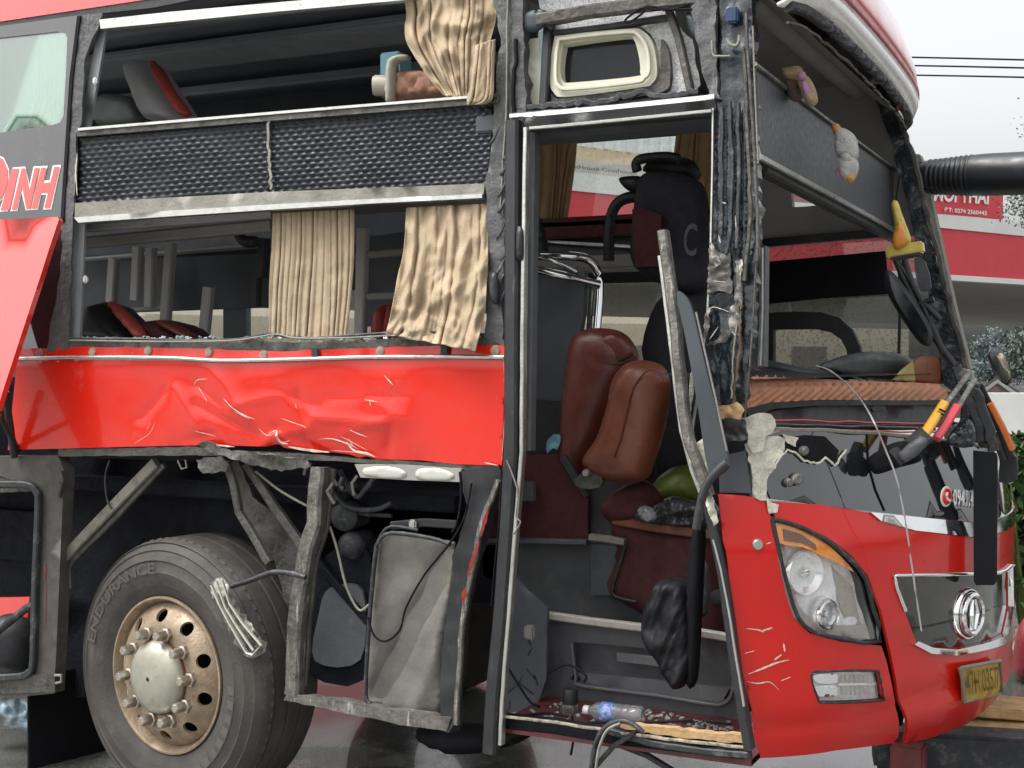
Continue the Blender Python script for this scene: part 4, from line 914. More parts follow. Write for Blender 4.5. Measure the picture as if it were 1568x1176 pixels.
tube('seal_hose', lpts([(1114,708),(1100,720),(1082,742),(1072,775),(1066,810)], SO(-.13)), .014, mat('hose_grey', (.03,.031,.034), .5), bus)
bar('door_edge_strip', lpts([(1082,760),(1096,822),(1108,880),(1116,940),(1128,1030),(1140,1100),(1148,1146)], SO(-.03)), .03, .04, M_BLACK, bus)
bar('door_edge_chrome', lpts([(1092,826),(1104,872),(1116,935),(1126,1000),(1140,1082)], SO(-.05)), .007, .01, M_ALU, bus, rough=.0008)
# ---- step well
def stepY(px, py): return PY(px, py, 4.62-.0000*px)
sw = patch('step_riser', [(836,950),(842,942),(985,962),(1140,985),(1146,1110),(1010,1098),(820,1088),(830,1040)], YO(4.50), M_GREYP, bus, step=16, thick=.02, holes=[smoothpoly([(880,990),(890,984),(1000,994),(1110,1010),(1122,1022),(1118,1060),(1104,1074),(1080,1074),(890,1046),(880,1030)], 3)])
patch('riser_recess', smoothpoly([(872,984),(1000,986),(1126,1006),(1126,1080),(1080,1082),(872,1050)], 2), YO(4.57), M_GREYP, bus, step=24, thick=.02)
patch('recess_step', [(884,1030),(1000,1040),(1116,1056),(1106,1074),(1080,1074),(892,1046)], YO(4.52), mat('grey_plastic_light', (.13,.132,.138), .4, var=.15, dirt=((.2,.19,.18), .3, 12)), bus, step=20, thick=.05)
bar('recess_bar', lpts([(946,1006),(985,1010),(1030,1016)], YO(4.51)), .035, .02, MATS['grey_plastic_light'], bus)
bar('recess_lip', lpts(smoothpoly([(876,985),(882,1036),(892,1050),(1000,1064),(1085,1078),(1106,1078),(1120,1064),(1125,1022)], 3, False), YO(4.49)), .010, .014, MATS['grey_plastic_light'], bus)
bar('riser_trim', lpts([(838,942),(910,952),(985,961)], YO(4.48)), .028, .03, mat('worn_white_trim', (.45,.43,.38), .5, var=.2, vscale=30, dirt=((.25,.22,.18), .3, 30)), bus)
bar('riser_trim', lpts([(1068,968),(1115,976)], YO(4.48)), .028, .03, MATS['worn_white_trim'], bus)
patch('riser_side', [(772,870),(838,930),(836,1040),(820,1090),(766,1090)], lambda a,b: PY(a,b,4.40), M_DKIN, bus, step=16, thick=.02, disp=lambda a,b: .008*nz(a,b,.05))
for k in range(7):
    a_ = random.uniform(778,832); b_ = random.uniform(960,1075)
    bar('torn_strand', [PY(a_,b_,4.3), PY(a_+random.uniform(-15,15),b_+12,4.28), PY(a_+random.uniform(-20,20),b_+random.uniform(10,30),4.3)],   .006, .005, M_BLACK, bus, rough=.002)
fv = [PY(770,1092,4.08), PY(1148,1138,4.08), PY(1148,1112,4.62), PY(815,1080,4.62)]
def dst(px, py): return None
zst = PY(960,1105,4.3).z
mesh('step_floor', [Vector((-2.05,4.06,zst)),Vector((-1.15,4.06,zst)),Vector((-1.15,4.62,zst)),Vector((-2.05,4.62,zst)),Vector((-2.05,4.06,zst-.02)),Vector((-1.15,4.06,zst-.02)),Vector((-1.15,4.62,zst-.02)),Vector((-2.05,4.62,zst-.02))], [[0,1,2,3],[4,7,6,5],[0,4,5,1]], mat('maroon_vinyl', (.13,.03,.032), .4, var=.35, vscale=14, dirt=((.05,.045,.045), .35, 12)), bus)
patch('step_nosing', jag([(950,1106),(1000,1112),(1060,1119),(1142,1127),(1142,1139),(1060,1131),(1000,1124),(950,1114)], 1.6, 8), SO(-.01), M_WOOD, bus, step=10, thick=.03)
bar('step_nosing_strip', lpts(jag([(768,1096),(850,1106),(960,1124),(1060,1136),(1142,1144)], 1, 20, False), SO(-.02)), .008, .014, mat('speckled_edge', (.3,.27,.2), .7, var=.5, vscale=60, dirt=((.03,.03,.03), .5, 45)), bus, rough=.001)
bar('step_gasket', lpts([(930,1118),(1000,1138),(1080,1150),(1150,1156)], SO(-.015)), .022, .024, M_RUB, bus)
bar('step_under_rail', lpts([(770,1104),(850,1112),(960,1130),(1140,1150)], SO(.03)), .05, .05, M_DKBAY, bus)
tube('hanging_strip', lpts([(905,1180),(912,1140),(926,1115),(948,1104),(968,1108),(985,1122)], SO(-.05)), .009, M_RUB, bus)
tube('hanging_strip', lpts([(912,1180),(918,1144),(930,1118),(950,1108)], SO(-.06)), .005, M_PUTTY, bus)
bar('hanging_strip', lpts([(972,1122),(940,1142),(908,1178)], SO(-.03)), .016, .02, M_RUB, bus)
bar('hanging_strip', lpts([(948,1140),(990,1156),(1030,1180)], SO(.1)), .018, .02, M_RUB, bus)
for pl in ([(770,1010),(795,1050),(812,1075),(826,1082)],[(838,1030),(860,1020),(870,1018),(885,1024),(898,1036),(894,1044)],[(1045,1106),(1080,1104),(1120,1108)],[(900,1106),(1000,1106),(1060,1102)],[(800,1096),(840,1092),(870,1098)],[(876,1096),(878,1130),(874,1156)]):
    tube('black_cable', [PY(a,b,4.12) for (a,b) in pl], .0045, M_BLACKM, bus)
bar('spring', [PY(1062+i*3,1102+i*.9+(1.5 if i%2 else -1.5),4.1) for i in range(18)], .004, .004, M_STEELL, bus)
box('step_bracket', PY(812,968,4.3), (.04,.03,.05), M_PUTTY, bus)
box('door_underbody', (-1.55,4.9,.42), (.5,.5,.12), M_BLACKM, bus, bev=.04)
pillow('air_tank', smoothpoly([(640,1118),(680,1110),(790,1112),(840,1104),(800,1135),(740,1150),(690,1148)], 3), YO(4.5), M_BLACKM, bus, thick=.25, rpx=18, step=10)
# ---- platform wall behind the well, dark partition, console
patch('platform_wall', [(735,700),(900,700),(960,735),(1110,790),(1140,990),(985,966),(835,942),(740,880)], YO(4.86), M_GREYP, bus, step=40, thick=.03)
patch('platform_face', [(740,700),(850,695),(900,705),(900,828),(740,832)], YO(4.80), M_MARFAB, bus, step=40, thick=.03)
box('socket_plate', PY(808,752,4.77), (.07,.015,.08), M_GREYP, bus)
bar('platform_edge', lpts([(738,826),(820,828),(900,830)], YO(4.74)), .02, .04, M_DKIN, bus)
bar('platform_edge', lpts([(904,822),(935,826),(958,830)], YO(4.70)), .025, .04, M_PUTTY, bus)
patch('locker_door', [(905,834),(958,836),(944,880),(936,912),(905,910)], YO(4.78), M_DKIN, bus, step=30, thick=.02)
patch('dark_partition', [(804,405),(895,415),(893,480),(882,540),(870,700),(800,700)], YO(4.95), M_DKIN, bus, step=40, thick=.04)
patch('partition_foot', [(808,612),(866,616),(860,700),(804,695)], YO(4.9), M_BLACK, bus, step=40, thick=.05)
tube('grab_rail', [PY(812,392,4.9), PY(870,392,4.95), PY(902,398,5.0), PY(916,420,5.02), PY(918,450,5.02), PY(914,505,5.0)], .018, M_CHROME, bus)
tube('grab_rail', [PY(812,410,4.85), PY(860,422,4.9), PY(918,436,5.0)], .018, M_CHROME, bus)
tube('grab_rail', [PY(812,388,4.85), PY(850,400,4.88), PY(882,416,4.95)], .010, M_CHROME, bus)
bar('inner_post', [PY(902,505,5.02), PY(906,440,5.02)], .02, .02, M_ALU, bus)
eng = pillow('engine_cover', smoothpoly([(925,770),(960,778),(1020,800),(1100,812),(1118,900),(1120,985),(1060,970),(945,915),(938,880),(950,835)], 3), YO(4.85), M_MARFAB, bus, thick=.25, rpx=22, step=12)
bar('cover_edge', lpts([(940,795),(1000,806),(1060,814),(1100,818)], YO(4.72)), .04, .03, mat('orange_brown_edge', (.22,.07,.03), .5, var=.2), bus)
tube('cover_piping', lpts([(958,835),(946,875),(938,905),(946,915),(975,922)], YO(4.7)), .008, M_BLACK, bus)
pillow('pedal_boot', smoothpoly([(1062,862),(1080,860),(1088,900),(1084,940),(1064,935)], 3), YO(4.6), M_GREYP, bus, thick=.06, rpx=10, step=8)
lathe('pedal_knob', [(0,.03),(.02,.027),(.03,0),(.02,-.03)], M_BLACK, bus, facing(PY(1100,915,4.5),(0,-1,0)), n=14)
# ---- crew seats
def seat(poly, y, m, head=None, thick=.18, rpx=40, seam=None, par=bus, base=None, name='crew_seat', label=None):
    xs_ = [p[0] for p in poly]; b_ = PY(sum(xs_)/len(xs_), max(p[1] for p in poly), y)
    s = empty(name, b_, (0,0,0), par)
    if label: s['label'] = label
    pillow('backrest', smoothpoly(poly, 4), YO(y), m, s, thick=thick, rpx=rpx, step=8, fn=(lambda a,b: .004*nz(a,b,.025)-(.007*math.exp(-(min(segd((a,b),seam[i],seam[i+1]) for i in range(len(seam)-1))/4)**2) if seam else 0)))
    return s
s1 = seat([(872,540),(880,515),(905,503),(945,506),(968,525),(975,555),(950,600),(925,660),(905,705),(880,728),(862,715),(856,690),(862,620)], 4.78, M_MAROON, seam=[(905,532),(918,548),(932,556),(950,556),(972,544)], label='rear maroon leather crew seat')
pillow('headrest_face', smoothpoly([(908,530),(930,512),(955,516),(970,532),(968,548),(945,556),(925,552)], 4), YO(4.715), M_MAROON, s1, thick=.03, rpx=14, step=6)
s2 = seat([(940,580),(962,556),(990,552),(1015,562),(1025,590),(1018,650),(1000,710),(985,735),(930,735),(898,715),(895,700),(915,670),(930,625)], 4.60, M_BROWN, seam=[(1020,588),(1000,566),(982,574),(968,600),(958,640),(950,680),(940,730)], label='front brown leather crew seat folded down')
tube('piping', lpts([(903,530),(915,548),(932,557),(952,556),(974,545)], YO(4.70)), .003, M_BLACK, s1)
tube('piping', lpts([(878,530),(874,600),(872,660),(880,715)], YO(4.715)), .003, M_BLACK, s1)
tube('piping', lpts([(1020,585),(1004,566),(988,570),(970,594),(960,630),(952,665),(940,700)], YO(4.505)), .004, M_MAROON, s2)
patch('seat_bracket', smoothpoly([(878,735),(905,718),(922,728),(918,746),(890,748)], 2), YO(4.55), M_STEEL, s2, step=10, thick=.03)
lathe('pivot_bolt', [(0,.01),(.012,.01),(.016,.004),(.016,-.01)], M_ALU, s2, facing(PY(898,724,4.53),(0,-1,0)), n=12)
bar('seat_frame', lpts([(862,700),(880,730),(900,760)], YO(4.62)), .03, .03, M_BLACK, s2)
pillow('seat_cushion', smoothpoly([(922,775),(945,750),(985,735),(1010,760),(1000,790),(960,800),(930,795)], 3), YO(4.75), M_MARFAB, s2, thick=.14, rpx=18, step=9, fn=lambda a,b: .03*nz(a,b,.05))
s3 = seat([(985,540),(995,490),(1015,455),(1050,440),(1090,455),(1100,540),(1095,700),(1040,740),(1005,720),(1000,600)], 5.35, M_DKCLOTH, thick=.2, name='driver_seat', label='dark driver seat behind the bent rail')
s4 = seat([(976,290),(985,268),(1010,263),(1060,272),(1082,300),(1090,400),(1086,440),(1040,445),(972,408),(970,340)], 5.25, M_DKCLOTH, thick=.14, rpx=18, name='upper_seat', label='upper deck seat back in dark cover with pale letter C')
patch('seat_side', [(968,320),(984,318),(1012,330),(1012,408),(972,408)], YO(5.14), M_MARFAB, s4, step=30, thick=.03)
text('letter', 'C', [(1048,342),(1068,342),(1066,392),(1046,392)], YO(5.145), mat('pale_print', (.16,.155,.17), .9), s4, thick=.01)
tube('grab_handle', lpts([(976,262),(974,250),(985,243),(1020,240),(1040,244)], YO(5.3)), .022, M_BLACK, s4)
tube('grab_handle', lpts([(932,400),(934,340),(945,312),(965,302),(985,302)], YO(5.45)), .026, M_BLACK, s4)
pillow('armrest', smoothpoly([(948,275),(960,270),(985,272),(985,296),(962,292)], 3), YO(5.4), M_BLACK, s4, thick=.08, rpx=8, step=6)
pillow('seat_headrest', smoothpoly([(985,262),(1000,244),(1040,240),(1065,250),(1070,275),(1020,270)], 3), YO(5.4), M_BLACK, s4, thick=.1, rpx=10, step=7)
# upper deck behind the door
box('upper_ledge', PY(880,350,6.0)+Vector((0,0,-.02)), (1.6,.5,.10), M_MARFAB, bus)
box('upper_ledge_face', PY(890,378,5.85), (1.4,.06,.16), M_DKIN, bus)
bar('ledge_rail', [PY(800,366,5.8), PY(870,372,5.8), PY(970,378,5.8)], .02, .03, M_ALU, bus)
box('ledge_lip', PY(900,405,5.8), (1.6,.3,.06), M_GREYL, bus)
tube('bunk_handle', lpts([(812,330),(822,342),(830,370),(832,392)], YO(5.5)), .025, M_BLACK, bus)
box('curtain_rail', PY(950,210,6.40), (1.7,.03,.03), M_BLACK, bus)
# ---- inside the lower windows: bunk frames, ladders, seats
bar('bunk_rail', [PY(120,398,5.0), PY(300,384,5.0), PY(420,374,5.0)], .012, .10, mat('pale_rail', (.65,.68,.66), .5), bus)
patch('bunk_side', [(100,402),(430,386),(430,470),(100,482)], YO(5.05), M_DKIN, bus, step=60, thick=.03)
patch('bunk_side', [(545,365),(640,352),(640,500),(545,500)], YO(5.05), M_DKIN, bus, step=60, thick=.03)
for pl in ([(212,378),(208,460)],[(262,372),(252,515)],[(175,396),(170,470)],[(320,440),(312,520)],[(405,365),(400,425)],[(392,425),(390,470)],[(556,350),(552,520)],[(232,380),(230,470)]):
    bar('bunk_post', lpts(pl, YO(4.75)), .05, .04, mat('post_pale', (.45,.44,.42), .6) if pl[0][0] < 350 or pl[0][0] > 500 else M_BLACK, bus)
bar('ladder_rung', lpts([(552,392),(640,384)], YO(4.76)), .03, .03, M_GREYL, bus); bar('ladder_rung', lpts([(552,455),(640,452)], YO(4.76)), .03, .03, M_GREYL, bus)
bar('ladder_rung', lpts([(200,474),(262,470)], YO(4.76)), .02, .02, M_GREYL, bus)
bar('bunk_beam', lpts([(128,372),(420,345)], YO(4.5)), .05, .06, M_GREYL, bus); bar('bunk_beam', lpts([(128,350),(420,328)], YO(4.25)), .03, .05, M_GREYL, bus)
lathe('reading_lamp', [(0,.02),(.05,.018),(.075,.008),(.08,0)], M_WOOD, bus, facing(PY(370,344,4.6),(0,0,-1)), n=20)
tube('lamp_arm', lpts([(362,346),(372,368),(392,370)], YO(4.6)), .025, M_BLACK, bus)
def reclined(poly, stripe, y, m, m2, name, label):
    s = empty(name, PY(poly[0][0], poly[0][1], y), (0,0,0), bus); s['label'] = label
    pillow('backrest', smoothpoly(poly, 4), YO(y), m, s, thick=.3, rpx=14, step=6)
    pillow('stripe', smoothpoly(stripe, 3), YO(y-.13), m2, s, thick=.1, rpx=6, step=4)
reclined([(152,520),(152,486),(160,466),(172,464),(190,480),(222,515),(222,525)], [(170,466),(178,466),(200,486),(222,512),(214,518)], 4.5, M_BLACK, M_REDSEAT, 'bunk_seat', 'black and red reclined bunk seat in the lower window')
reclined([(212,520),(225,498),(250,490),(285,498),(305,520),(305,528),(212,528)], [(240,494),(260,492),(300,516),(290,520)], 4.6, M_MARFAB, M_MAROON, 'bunk_seat', 'maroon bunk seat in the lower window')
reclined([(590,520),(588,490),(596,470),(606,466),(618,472),(618,520)], [(598,470),(606,467),(604,512),(592,512)], 4.7, M_REDSEAT, M_REDSEAT, 'bunk_seat', 'red bunk seat beside the tied curtain')
reclined([(212,112),(222,96),(234,98),(258,135),(284,176),(284,190),(246,190),(228,158)], [(232,97),(240,98),(262,136),(288,172),(280,178),(256,142)], 4.7, mat('pale_seat', (.5,.5,.5), .6, var=.15), M_REDSEAT, 'bunk_seat', 'grey and red reclined bunk seat in the upper window')
pillow('bunk_tray', smoothpoly([(150,190),(150,155),(162,144),(200,148),(218,165),(218,190)], 3), YO(5.0), mat('tray_green_grey', (.14,.16,.15), .5), bus, thick=.1, rpx=10, step=7)
for (a,b) in ((146,124),(131,428),(246,528)):
    if a < 200: box('buckle', S(a,b,.02), (.022,.02,.03), M_WHITE, bus)
wn = pillow('bunk_headboard', smoothpoly([(590,152),(592,125),(600,112),(630,110),(680,112),(695,130),(692,150)], 3), YO(4.45), mat('quilted_pink_tan', (.40,.20,.13), .6, var=.1), bus, thick=.14, rpx=9, step=5, fn=lambda a,b: -.02*max(math.exp(-(((a-.5*b) % 28-14)/2.0)**2), math.exp(-(((a+.9*b) % 30-15)/2.0)**2)))
pillow('headboard_side', smoothpoly([(592,155),(594,100),(604,86),(622,84),(624,92),(608,100),(604,155)], 3), YO(4.38), M_CREAM, bus, thick=.06, rpx=5, step=4)
box('tissue_box', PY(606,106,4.6), (.09,.1,.12), mat('light_blue_card', (.25,.50,.58), .6), None); tag(bpy.data.objects['tissue_box'], 'small light blue box behind the quilted headboard in the upper window', 'box')
lathe('headboard_knob', [(0,.03),(.035,.03),(.04,.02),(.04,-.05)], M_CREAM, bus, facing(PY(583,131,4.4),(-.9,-.4,0)), n=14)
# ---- curtains
def curtain(name, label, L, Rr, y, m, folds, amp=.03, nu=110, nv=60, seed=0, group='curtains', pinch=None, sy=None, part='cloth', crumple=0, lean=0):
    # L, R: left and right hem as photo points from top to bottom
    def along(pl, t):
        q = smoothpoly(pl, 6, False); f = t*(len(q)-1); i = min(int(f), len(q)-2); f -= i
        return (q[i][0]+(q[i+1][0]-q[i][0])*f, q[i][1]+(q[i+1][1]-q[i][1])*f)
    V = []; Fs = []
    for j in range(nv+1):
        t = j/nv; a = along(L, t); b = along(Rr, t)
        for i in range(nu+1):
            s = i/nu
            w_ = s*folds+.45*nz(s*3.1, t*.8, 1, seed)+.10*math.sin(t*3+seed)
            u = w_ % 1; kf = 1+.5*math.sin(math.floor(w_)*2.3+seed)
            f = amp*kf*(1.1*math.exp(-((u-.5)/.11)**2)+.35*math.cos(2*math.pi*u))*(.8+.3*t)   # narrow creases between broad pleats
            f += lean*t+.016*nz(s*2.2, t*1.6, 1, seed+5)+.004*nz(s*7+t*3, t*7-s*2, 1, seed+8)+.0015*nz(s*18, t*20, 1, seed+9)
            f += crumple*(abs(nz(s*3.2+t*2.2, t*2.2-s*2.2, 1, seed+11))+.5*abs(nz(s*6-t*3, t*5+s*4, 1, seed+13)))
            px = a[0]+(b[0]-a[0])*s; py = a[1]+(b[1]-a[1])*s+.8*math.sin(2*math.pi*w_+.6)*t
            if pinch:
                d = math.hypot(px-pinch[0], py-pinch[1])/pinch[2]; an = math.atan2(px-pinch[0], pinch[1]-py); f += .03*min(1, d*1.5)*math.exp(-d*.5)*(abs(math.sin(an*2.6+.7))**.6-.6)+.03*math.exp(-(d/.35)**2)
            p = sy(px, py, y+f) if sy else PY(px, py, y+f); V.append(p)
    for j in range(nv):
        for i in range(nu):
            k = j*(nu+1)+i; Fs.append([k, k+1, k+nu+2, k+nu+1])
    bp = PY((L[-1][0]+Rr[-1][0])/2, max(L[-1][1], Rr[-1][1]), y)
    t_ = thing(name, bp, label, 'curtain', group)
    o = mesh(part, V, Fs, m, t_, True); md = o.modifiers.new('thick', 'SOLIDIFY'); md.thickness = .003
    return t_
def SS(px, py, off): return S(px, py, off)
curtain('beige_curtain', 'beige curtain bunched at the right end of the upper open window', [(610,-40),(622,10),(622,60),(650,110),(680,146)], [(764,-40),(762,20),(752,60),(740,110),(728,158)], -.005, M_CURT, 5, .022, seed=1, sy=SS, crumple=.06)
curtain('beige_curtain', 'pleated beige curtain hanging straight in the middle of the lower window', [(418,326),(416,380),(412,440),(412,516)], [(543,320),(542,400),(537,460),(530,520)],   .06, M_CURT, 7, .015, seed=2, sy=SS)
c3 = curtain('beige_curtain', 'crumpled beige curtain tied in a knot beside the door pillar', [(622,318),(618,380),(606,440),(594,500),(590,512)], [(748,312),(748,380),(746,430),(742,480),(728,538)], .0, M_CURT, 4, .016, seed=3, sy=SS, pinch=(648,478,60), crumple=.05, lean=-.09)
curtain('beige_curtain', 'small curtain end flipped over the sill under the upper curtain', [(728,70),(722,110),(716,150),(716,160)], [(758,60),(756,110),(754,150),(735,160)], -.05, M_CURT, 2, .03, nu=30, seed=4, sy=SS)
curtain('brown_curtain', 'brown curtain drawn at the left of the far window behind the door', [(820,220),(820,280),(818,348)], [(884,214),(880,260),(868,345)], 6.36, M_CURTD, 3, .03, nu=40, seed=5, group='far curtains')
curtain('brown_curtain', 'brown curtain gathered above the dark seat with the letter', [(1036,205),(1032,240),(1028,290),(1050,330)], [(1095,198),(1094,260),(1090,320),(1088,350)], 6.3, M_CURTD, 3, .03, nu=40, seed=6, group='far curtains')
curtain('green_curtain', 'pale green curtain behind the closed side window at upper left', [(52,60),(54,110),(50,160),(30,205)], [(100,50),(100,110),(96,160),(86,196)], .035, M_CURTG, 3, .018, nu=40, seed=7, sy=SS, group='pale curtain')
# ---- front: bumper
cb = [(1100,756),(1140,759),(1176,766),(1181,800),(1190,850),(1203,910),(1216,948),(1240,970),(1290,983),(1350,989),(1358,1014),(1368,1062),(1377,1112),(1376,1128),(1368,1138),(1280,1149),(1165,1161),(1156,1130),(1140,1040),(1121,930),(1107,830)]
fogh = smoothpoly([(1242,1033),(1262,1028),(1338,1027),(1346,1033),(1352,1066),(1346,1073),(1264,1076),(1252,1068)], 3)
bc = fpatch('corner_bumper', cb, M_RED, bus, holes=[fogh], step=.025, disp=lambda y,z: .003*nz(y,z,5,2)+.008*math.exp(-((z-.58)/.025)**2)*(-1))
scratches('paint_scratch', [[(1142,962),(1160,964),(1170,968)],[(1165,966),(1175,963),(1182,961)],[(1145,1032),(1165,1024),(1190,1014),(1208,1010)],[(1143,1043),(1160,1046),(1178,1044),(1192,1056)],[(1195,1042),(1210,1036)],[(1199,985),(1201,998)],[(1185,1010),(1196,1002)],[(1140,1000),(1155,996)],[(1172,833),(1181,830)]], FO(-.004), bc, w=.0028)
lathe('bumper_cap', [(0,.008),(.014,.008),(.018,.004),(.019,-.004)], M_ALU, bc, facing(F(1160,834,-.002), fnorm(Fyz(1160,834)[0])), n=16)
grh = [(1368,886),(1382,882),(1460,880),(1528,878),('w',5.30,.95),('w',5.32,.80),('w',5.20,.72),(1505,984),(1460,994),(1425,991),(1402,981),(1385,935)]
cen = [(1182,768),(1250,772),(1300,779),(1335,786),(1346,798),(1400,813),(1495,824),('w',5.3,1.095),('w',6.0,1.10),('w',6.5,1.10),('w',6.60,.8),('w',6.55,.48),('w',6.0,.46),('w',5.3,.455),(1477,1110),(1430,1128),(1384,1139),(1386,1126),(1376,1062),(1364,1000),(1350,935),(1330,882),(1306,852),(1262,820),(1215,800),(1186,792)]
def crown(y, z):
    return .012*math.exp(-((z-.52)/.06)**2)-.010*math.exp(-((z-.60)/.03)**2)+.004*nz(y,z,4)
cenb = fpatch('centre_bumper', cen, M_RED, bus, holes=[grh], step=.035, disp=crown)
fpatch('bumper_gap_backing', [(1170,780),(1330,800),(1420,830),(1420,990),(1420,1120),(1380,1135),(1300,1140),(1200,1100),(1150,900)], M_BLACKM, bus, off=.10, step=.08)
# grille
gr = empty('grille', F(1450,935), (0,0,0), bus)
fpatch('grille_panel', grh, mat('smoked_panel', (.03,.026,.024), .12, 0, .5, var=.3, vscale=10, cior=1.4), gr, off=.012, step=.05)
tube('grille_surround', [Fp(*(p[1:] if p[0] == 'w' else Fyz(*p)), -.004) for p in [(1385,935),(1368,886),(1382,881),(1460,879),(1528,877),('w',5.3,.955)]], .007, M_CHROME, gr, curve=3)
fpatch('grille_chrome_lip', [(1402,981),(1425,991),(1460,994),(1505,984),('w',5.20,.72),('w',5.32,.80),('w',5.30,.95),('w',5.37,.95),('w',5.39,.785),('w',5.24,.685),(1512,993),(1460,1003),(1422,1000),(1396,986)], M_CHROME, gr, off=-.012, thick=.02, step=.03)
bar('grille_slat', [Fp(y_, .83, .010) for y_ in (4.55,4.75,4.95,5.2)], .006, .008, M_BLACK, gr)
ey, ez = Fyz(1485,940); ec = Fp(ey, ez, -.004); en = fnorm(ey)
lathe('emblem_ring', [(.056,0),(.058,.012),(.066,.018),(.075,.012),(.078,0),(.074,-.015)], M_CHROME, gr, facing(ec, en), n=40)
lathe('emblem_ring', [(.079,-.012),(.082,-.002),(.086,-.002),(.092,-.012),(.092,-.02)], M_CHROME, gr, facing(ec, en), n=40)
lathe('emblem_disc', [(0,.004),(.036,.003),(.057,-.004)], M_BLACKG, gr, facing(ec, en), n=30)
me_a = facing(ec, en)
for dx in (-.03, .03):
    bar('emblem_blade', [me_a @ Vector((dx*.3,-.008,.052)), me_a @ Vector((dx*.7,-.014,0)), me_a @ Vector((dx*.3,-.008,-.052))], .014, .008, M_CHROME, gr)
# licence plate
lpq = [(1461,1021),(1520,1010),(1522,1060),(1467,1072)]
plate = fpatch('licence_plate', lpq, mat('yellow_plate', (.52,.33,.05), .45, var=.15, vscale=18, dirt=((.28,.2,.08), .35, 26)), bus, off=-.02, thick=.006)
bar('plate_frame', [F(a,b,-.026) for a,b in lpq+[lpq[0]]], .012, .012, M_PUTTY, plate)
text('plate_number', '47H 035.7', [(1466,1026),(1517,1018),(1519,1052),(1470,1064)], FO(-.0285), mat('plate_ink', (.10,.07,.03), .6), plate, thick=.005)
# chrome strip and black mask
fpatch('chrome_trim', [(1331,784),(1400,791),(1496,801),('w',5.3,1.15),('w',6.4,1.15),('w',6.4,1.105),('w',5.3,1.10),(1496,823),(1400,812),(1347,797)], M_CHROME, bus, off=-.006, step=.05, disp=lambda y,z: .004*nz(y,z,14))
mk = fpatch('front_mask', [(1172,668),(1196,660),(1290,662),(1400,670),(1500,684),('w',5.3,1.42),('w',6.45,1.44),('w',6.45,1.15),('w',5.3,1.145),(1496,800),(1335,783),(1180,764),(1172,742)], M_BLACKG, bus, off=.0, step=.05)
fpatch('mask_hole_shade', [(1190,672),(1230,666),(1262,668),(1284,690),(1276,711),(1262,699),(1250,707),(1230,704),(1216,692),(1204,688),(1192,700)], M_BLACKM, bus, off=-.003, thick=.002, step=.03)  # matte black overlay painted as the darkness inside the tear, no real opening
bar('mask_seam', [F(1327,664,-.003),F(1329,710,-.003),F(1340,750,-.003),F(1354,782,-.003)], .004, .004, M_BLACKM, bus)
bar('mask_tear', [F(a,b,-.008) for a,b in jag([(1178,724),(1192,702),(1204,689),(1216,693),(1230,705),(1250,709),(1262,699),(1276,712),(1286,698),(1293,690)], 2, 5, False)], .006, .006, M_CREAMF, bus, rough=.002)
for pl, of in (([(1133,640),(1150,634),(1176,634),(1184,652),(1178,662),(1168,668),(1164,690),(1150,694),(1138,664)], -.02), ([(1140,680),(1172,668),(1206,668),(1200,688),(1190,702),(1182,722),(1174,734),(1172,766),(1156,762),(1150,720)], -.006), ([(1196,664),(1220,670),(1216,684),(1204,678)], -.01), ([(1172,764),(1190,772),(1188,784),(1176,786)], -.012)):
    fpatch('torn_fibreglass', jag(pl, 2.5, 7), M_CREAMF, bus, off=of, thick=.004, step=.012, disp=lambda y,z: .006*nz(y,z,30))
for (a,b,r_) in ((1218,733,.020),(1205,738,.014),(1228,690,.016)):
    lathe('broken_fitting', [(0,.01),(r_*.6,.012),(r_,.004),(r_,-.01)], M_STEELL, bus, facing(F(a,b,-.012), fnorm(Fyz(a,b)[0])), n=16)
patch('mask_side', [(1100,700),(1140,690),(1150,755),(1102,754)], SO(.03), M_DKIN, bus, step=20)
# phone number on the mask
lathe('phone_badge', [(0,.0),(.033,.0),(.036,-.003)], M_WHITE, mk, facing(F(1445,760,-.012), fnorm(Fyz(1445,760)[0])), n=28)
lathe('phone_badge', [(0,.001),(.027,.001),(.03,-.003)], M_REDP, mk, facing(F(1445,760,-.014), fnorm(Fyz(1445,760)[0])), n=28)
mm_ = facing(F(1445,760,-.018), fnorm(Fyz(1445,760)[0]))
tube('phone_handset', [mm_ @ Vector((x_, 0, z_)) for x_, z_ in ((-.007,.015),(-.011,.004),(-.005,-.008),(.010,-.014))], .0045, M_WHITE, mk)
text('phone_number', '0941.41', [(1455,748),(1491,751),(1491,776),(1455,773)], FO(-.012), M_WHITE, mk, thick=.02)
# ---- headlight
hl_ = [(1182,795),(1215,803),(1260,824),(1300,856),(1324,886),(1334,925),(1347,982),(1290,978),(1245,967),(1222,946),(1208,905),(1194,850)]
hd_ = empty('headlight', F(1265,890), (0,0,0), bus)
hs2 = smoothpoly(hl_, 3)
fpatch('housing', hs2, mat('lamp_white', (.85,.86,.86), .25, .1, var=.2, vscale=25), hd_, off=.055, step=.03, disp=lambda y,z: .012*nz(y,z,12))
fpatch('lens', hs2, M_LENS, hd_, off=.002, thick=.004, step=.03)
tube('gasket', [F(a,b,-.003) for a,b in hl_+[hl_[0]]], .007, M_RUB, hd_, curve=2)
fpatch('bezel', [(1182,795),(1194,850),(1208,905),(1222,946),(1245,967),(1290,978),(1347,982),(1341,960),(1290,962),(1250,950),(1232,930),(1220,890),(1206,830),(1198,800)], MATS['worn_white_trim'], hd_, off=.04, thick=.01, step=.02)
fpatch('turn_signal', smoothpoly([(1186,800),(1215,806),(1258,826),(1294,856),(1310,876),(1296,868),(1262,852),(1230,838),(1194,832)], 2), M_AMBER, hd_, off=.008, thick=.004, step=.015)
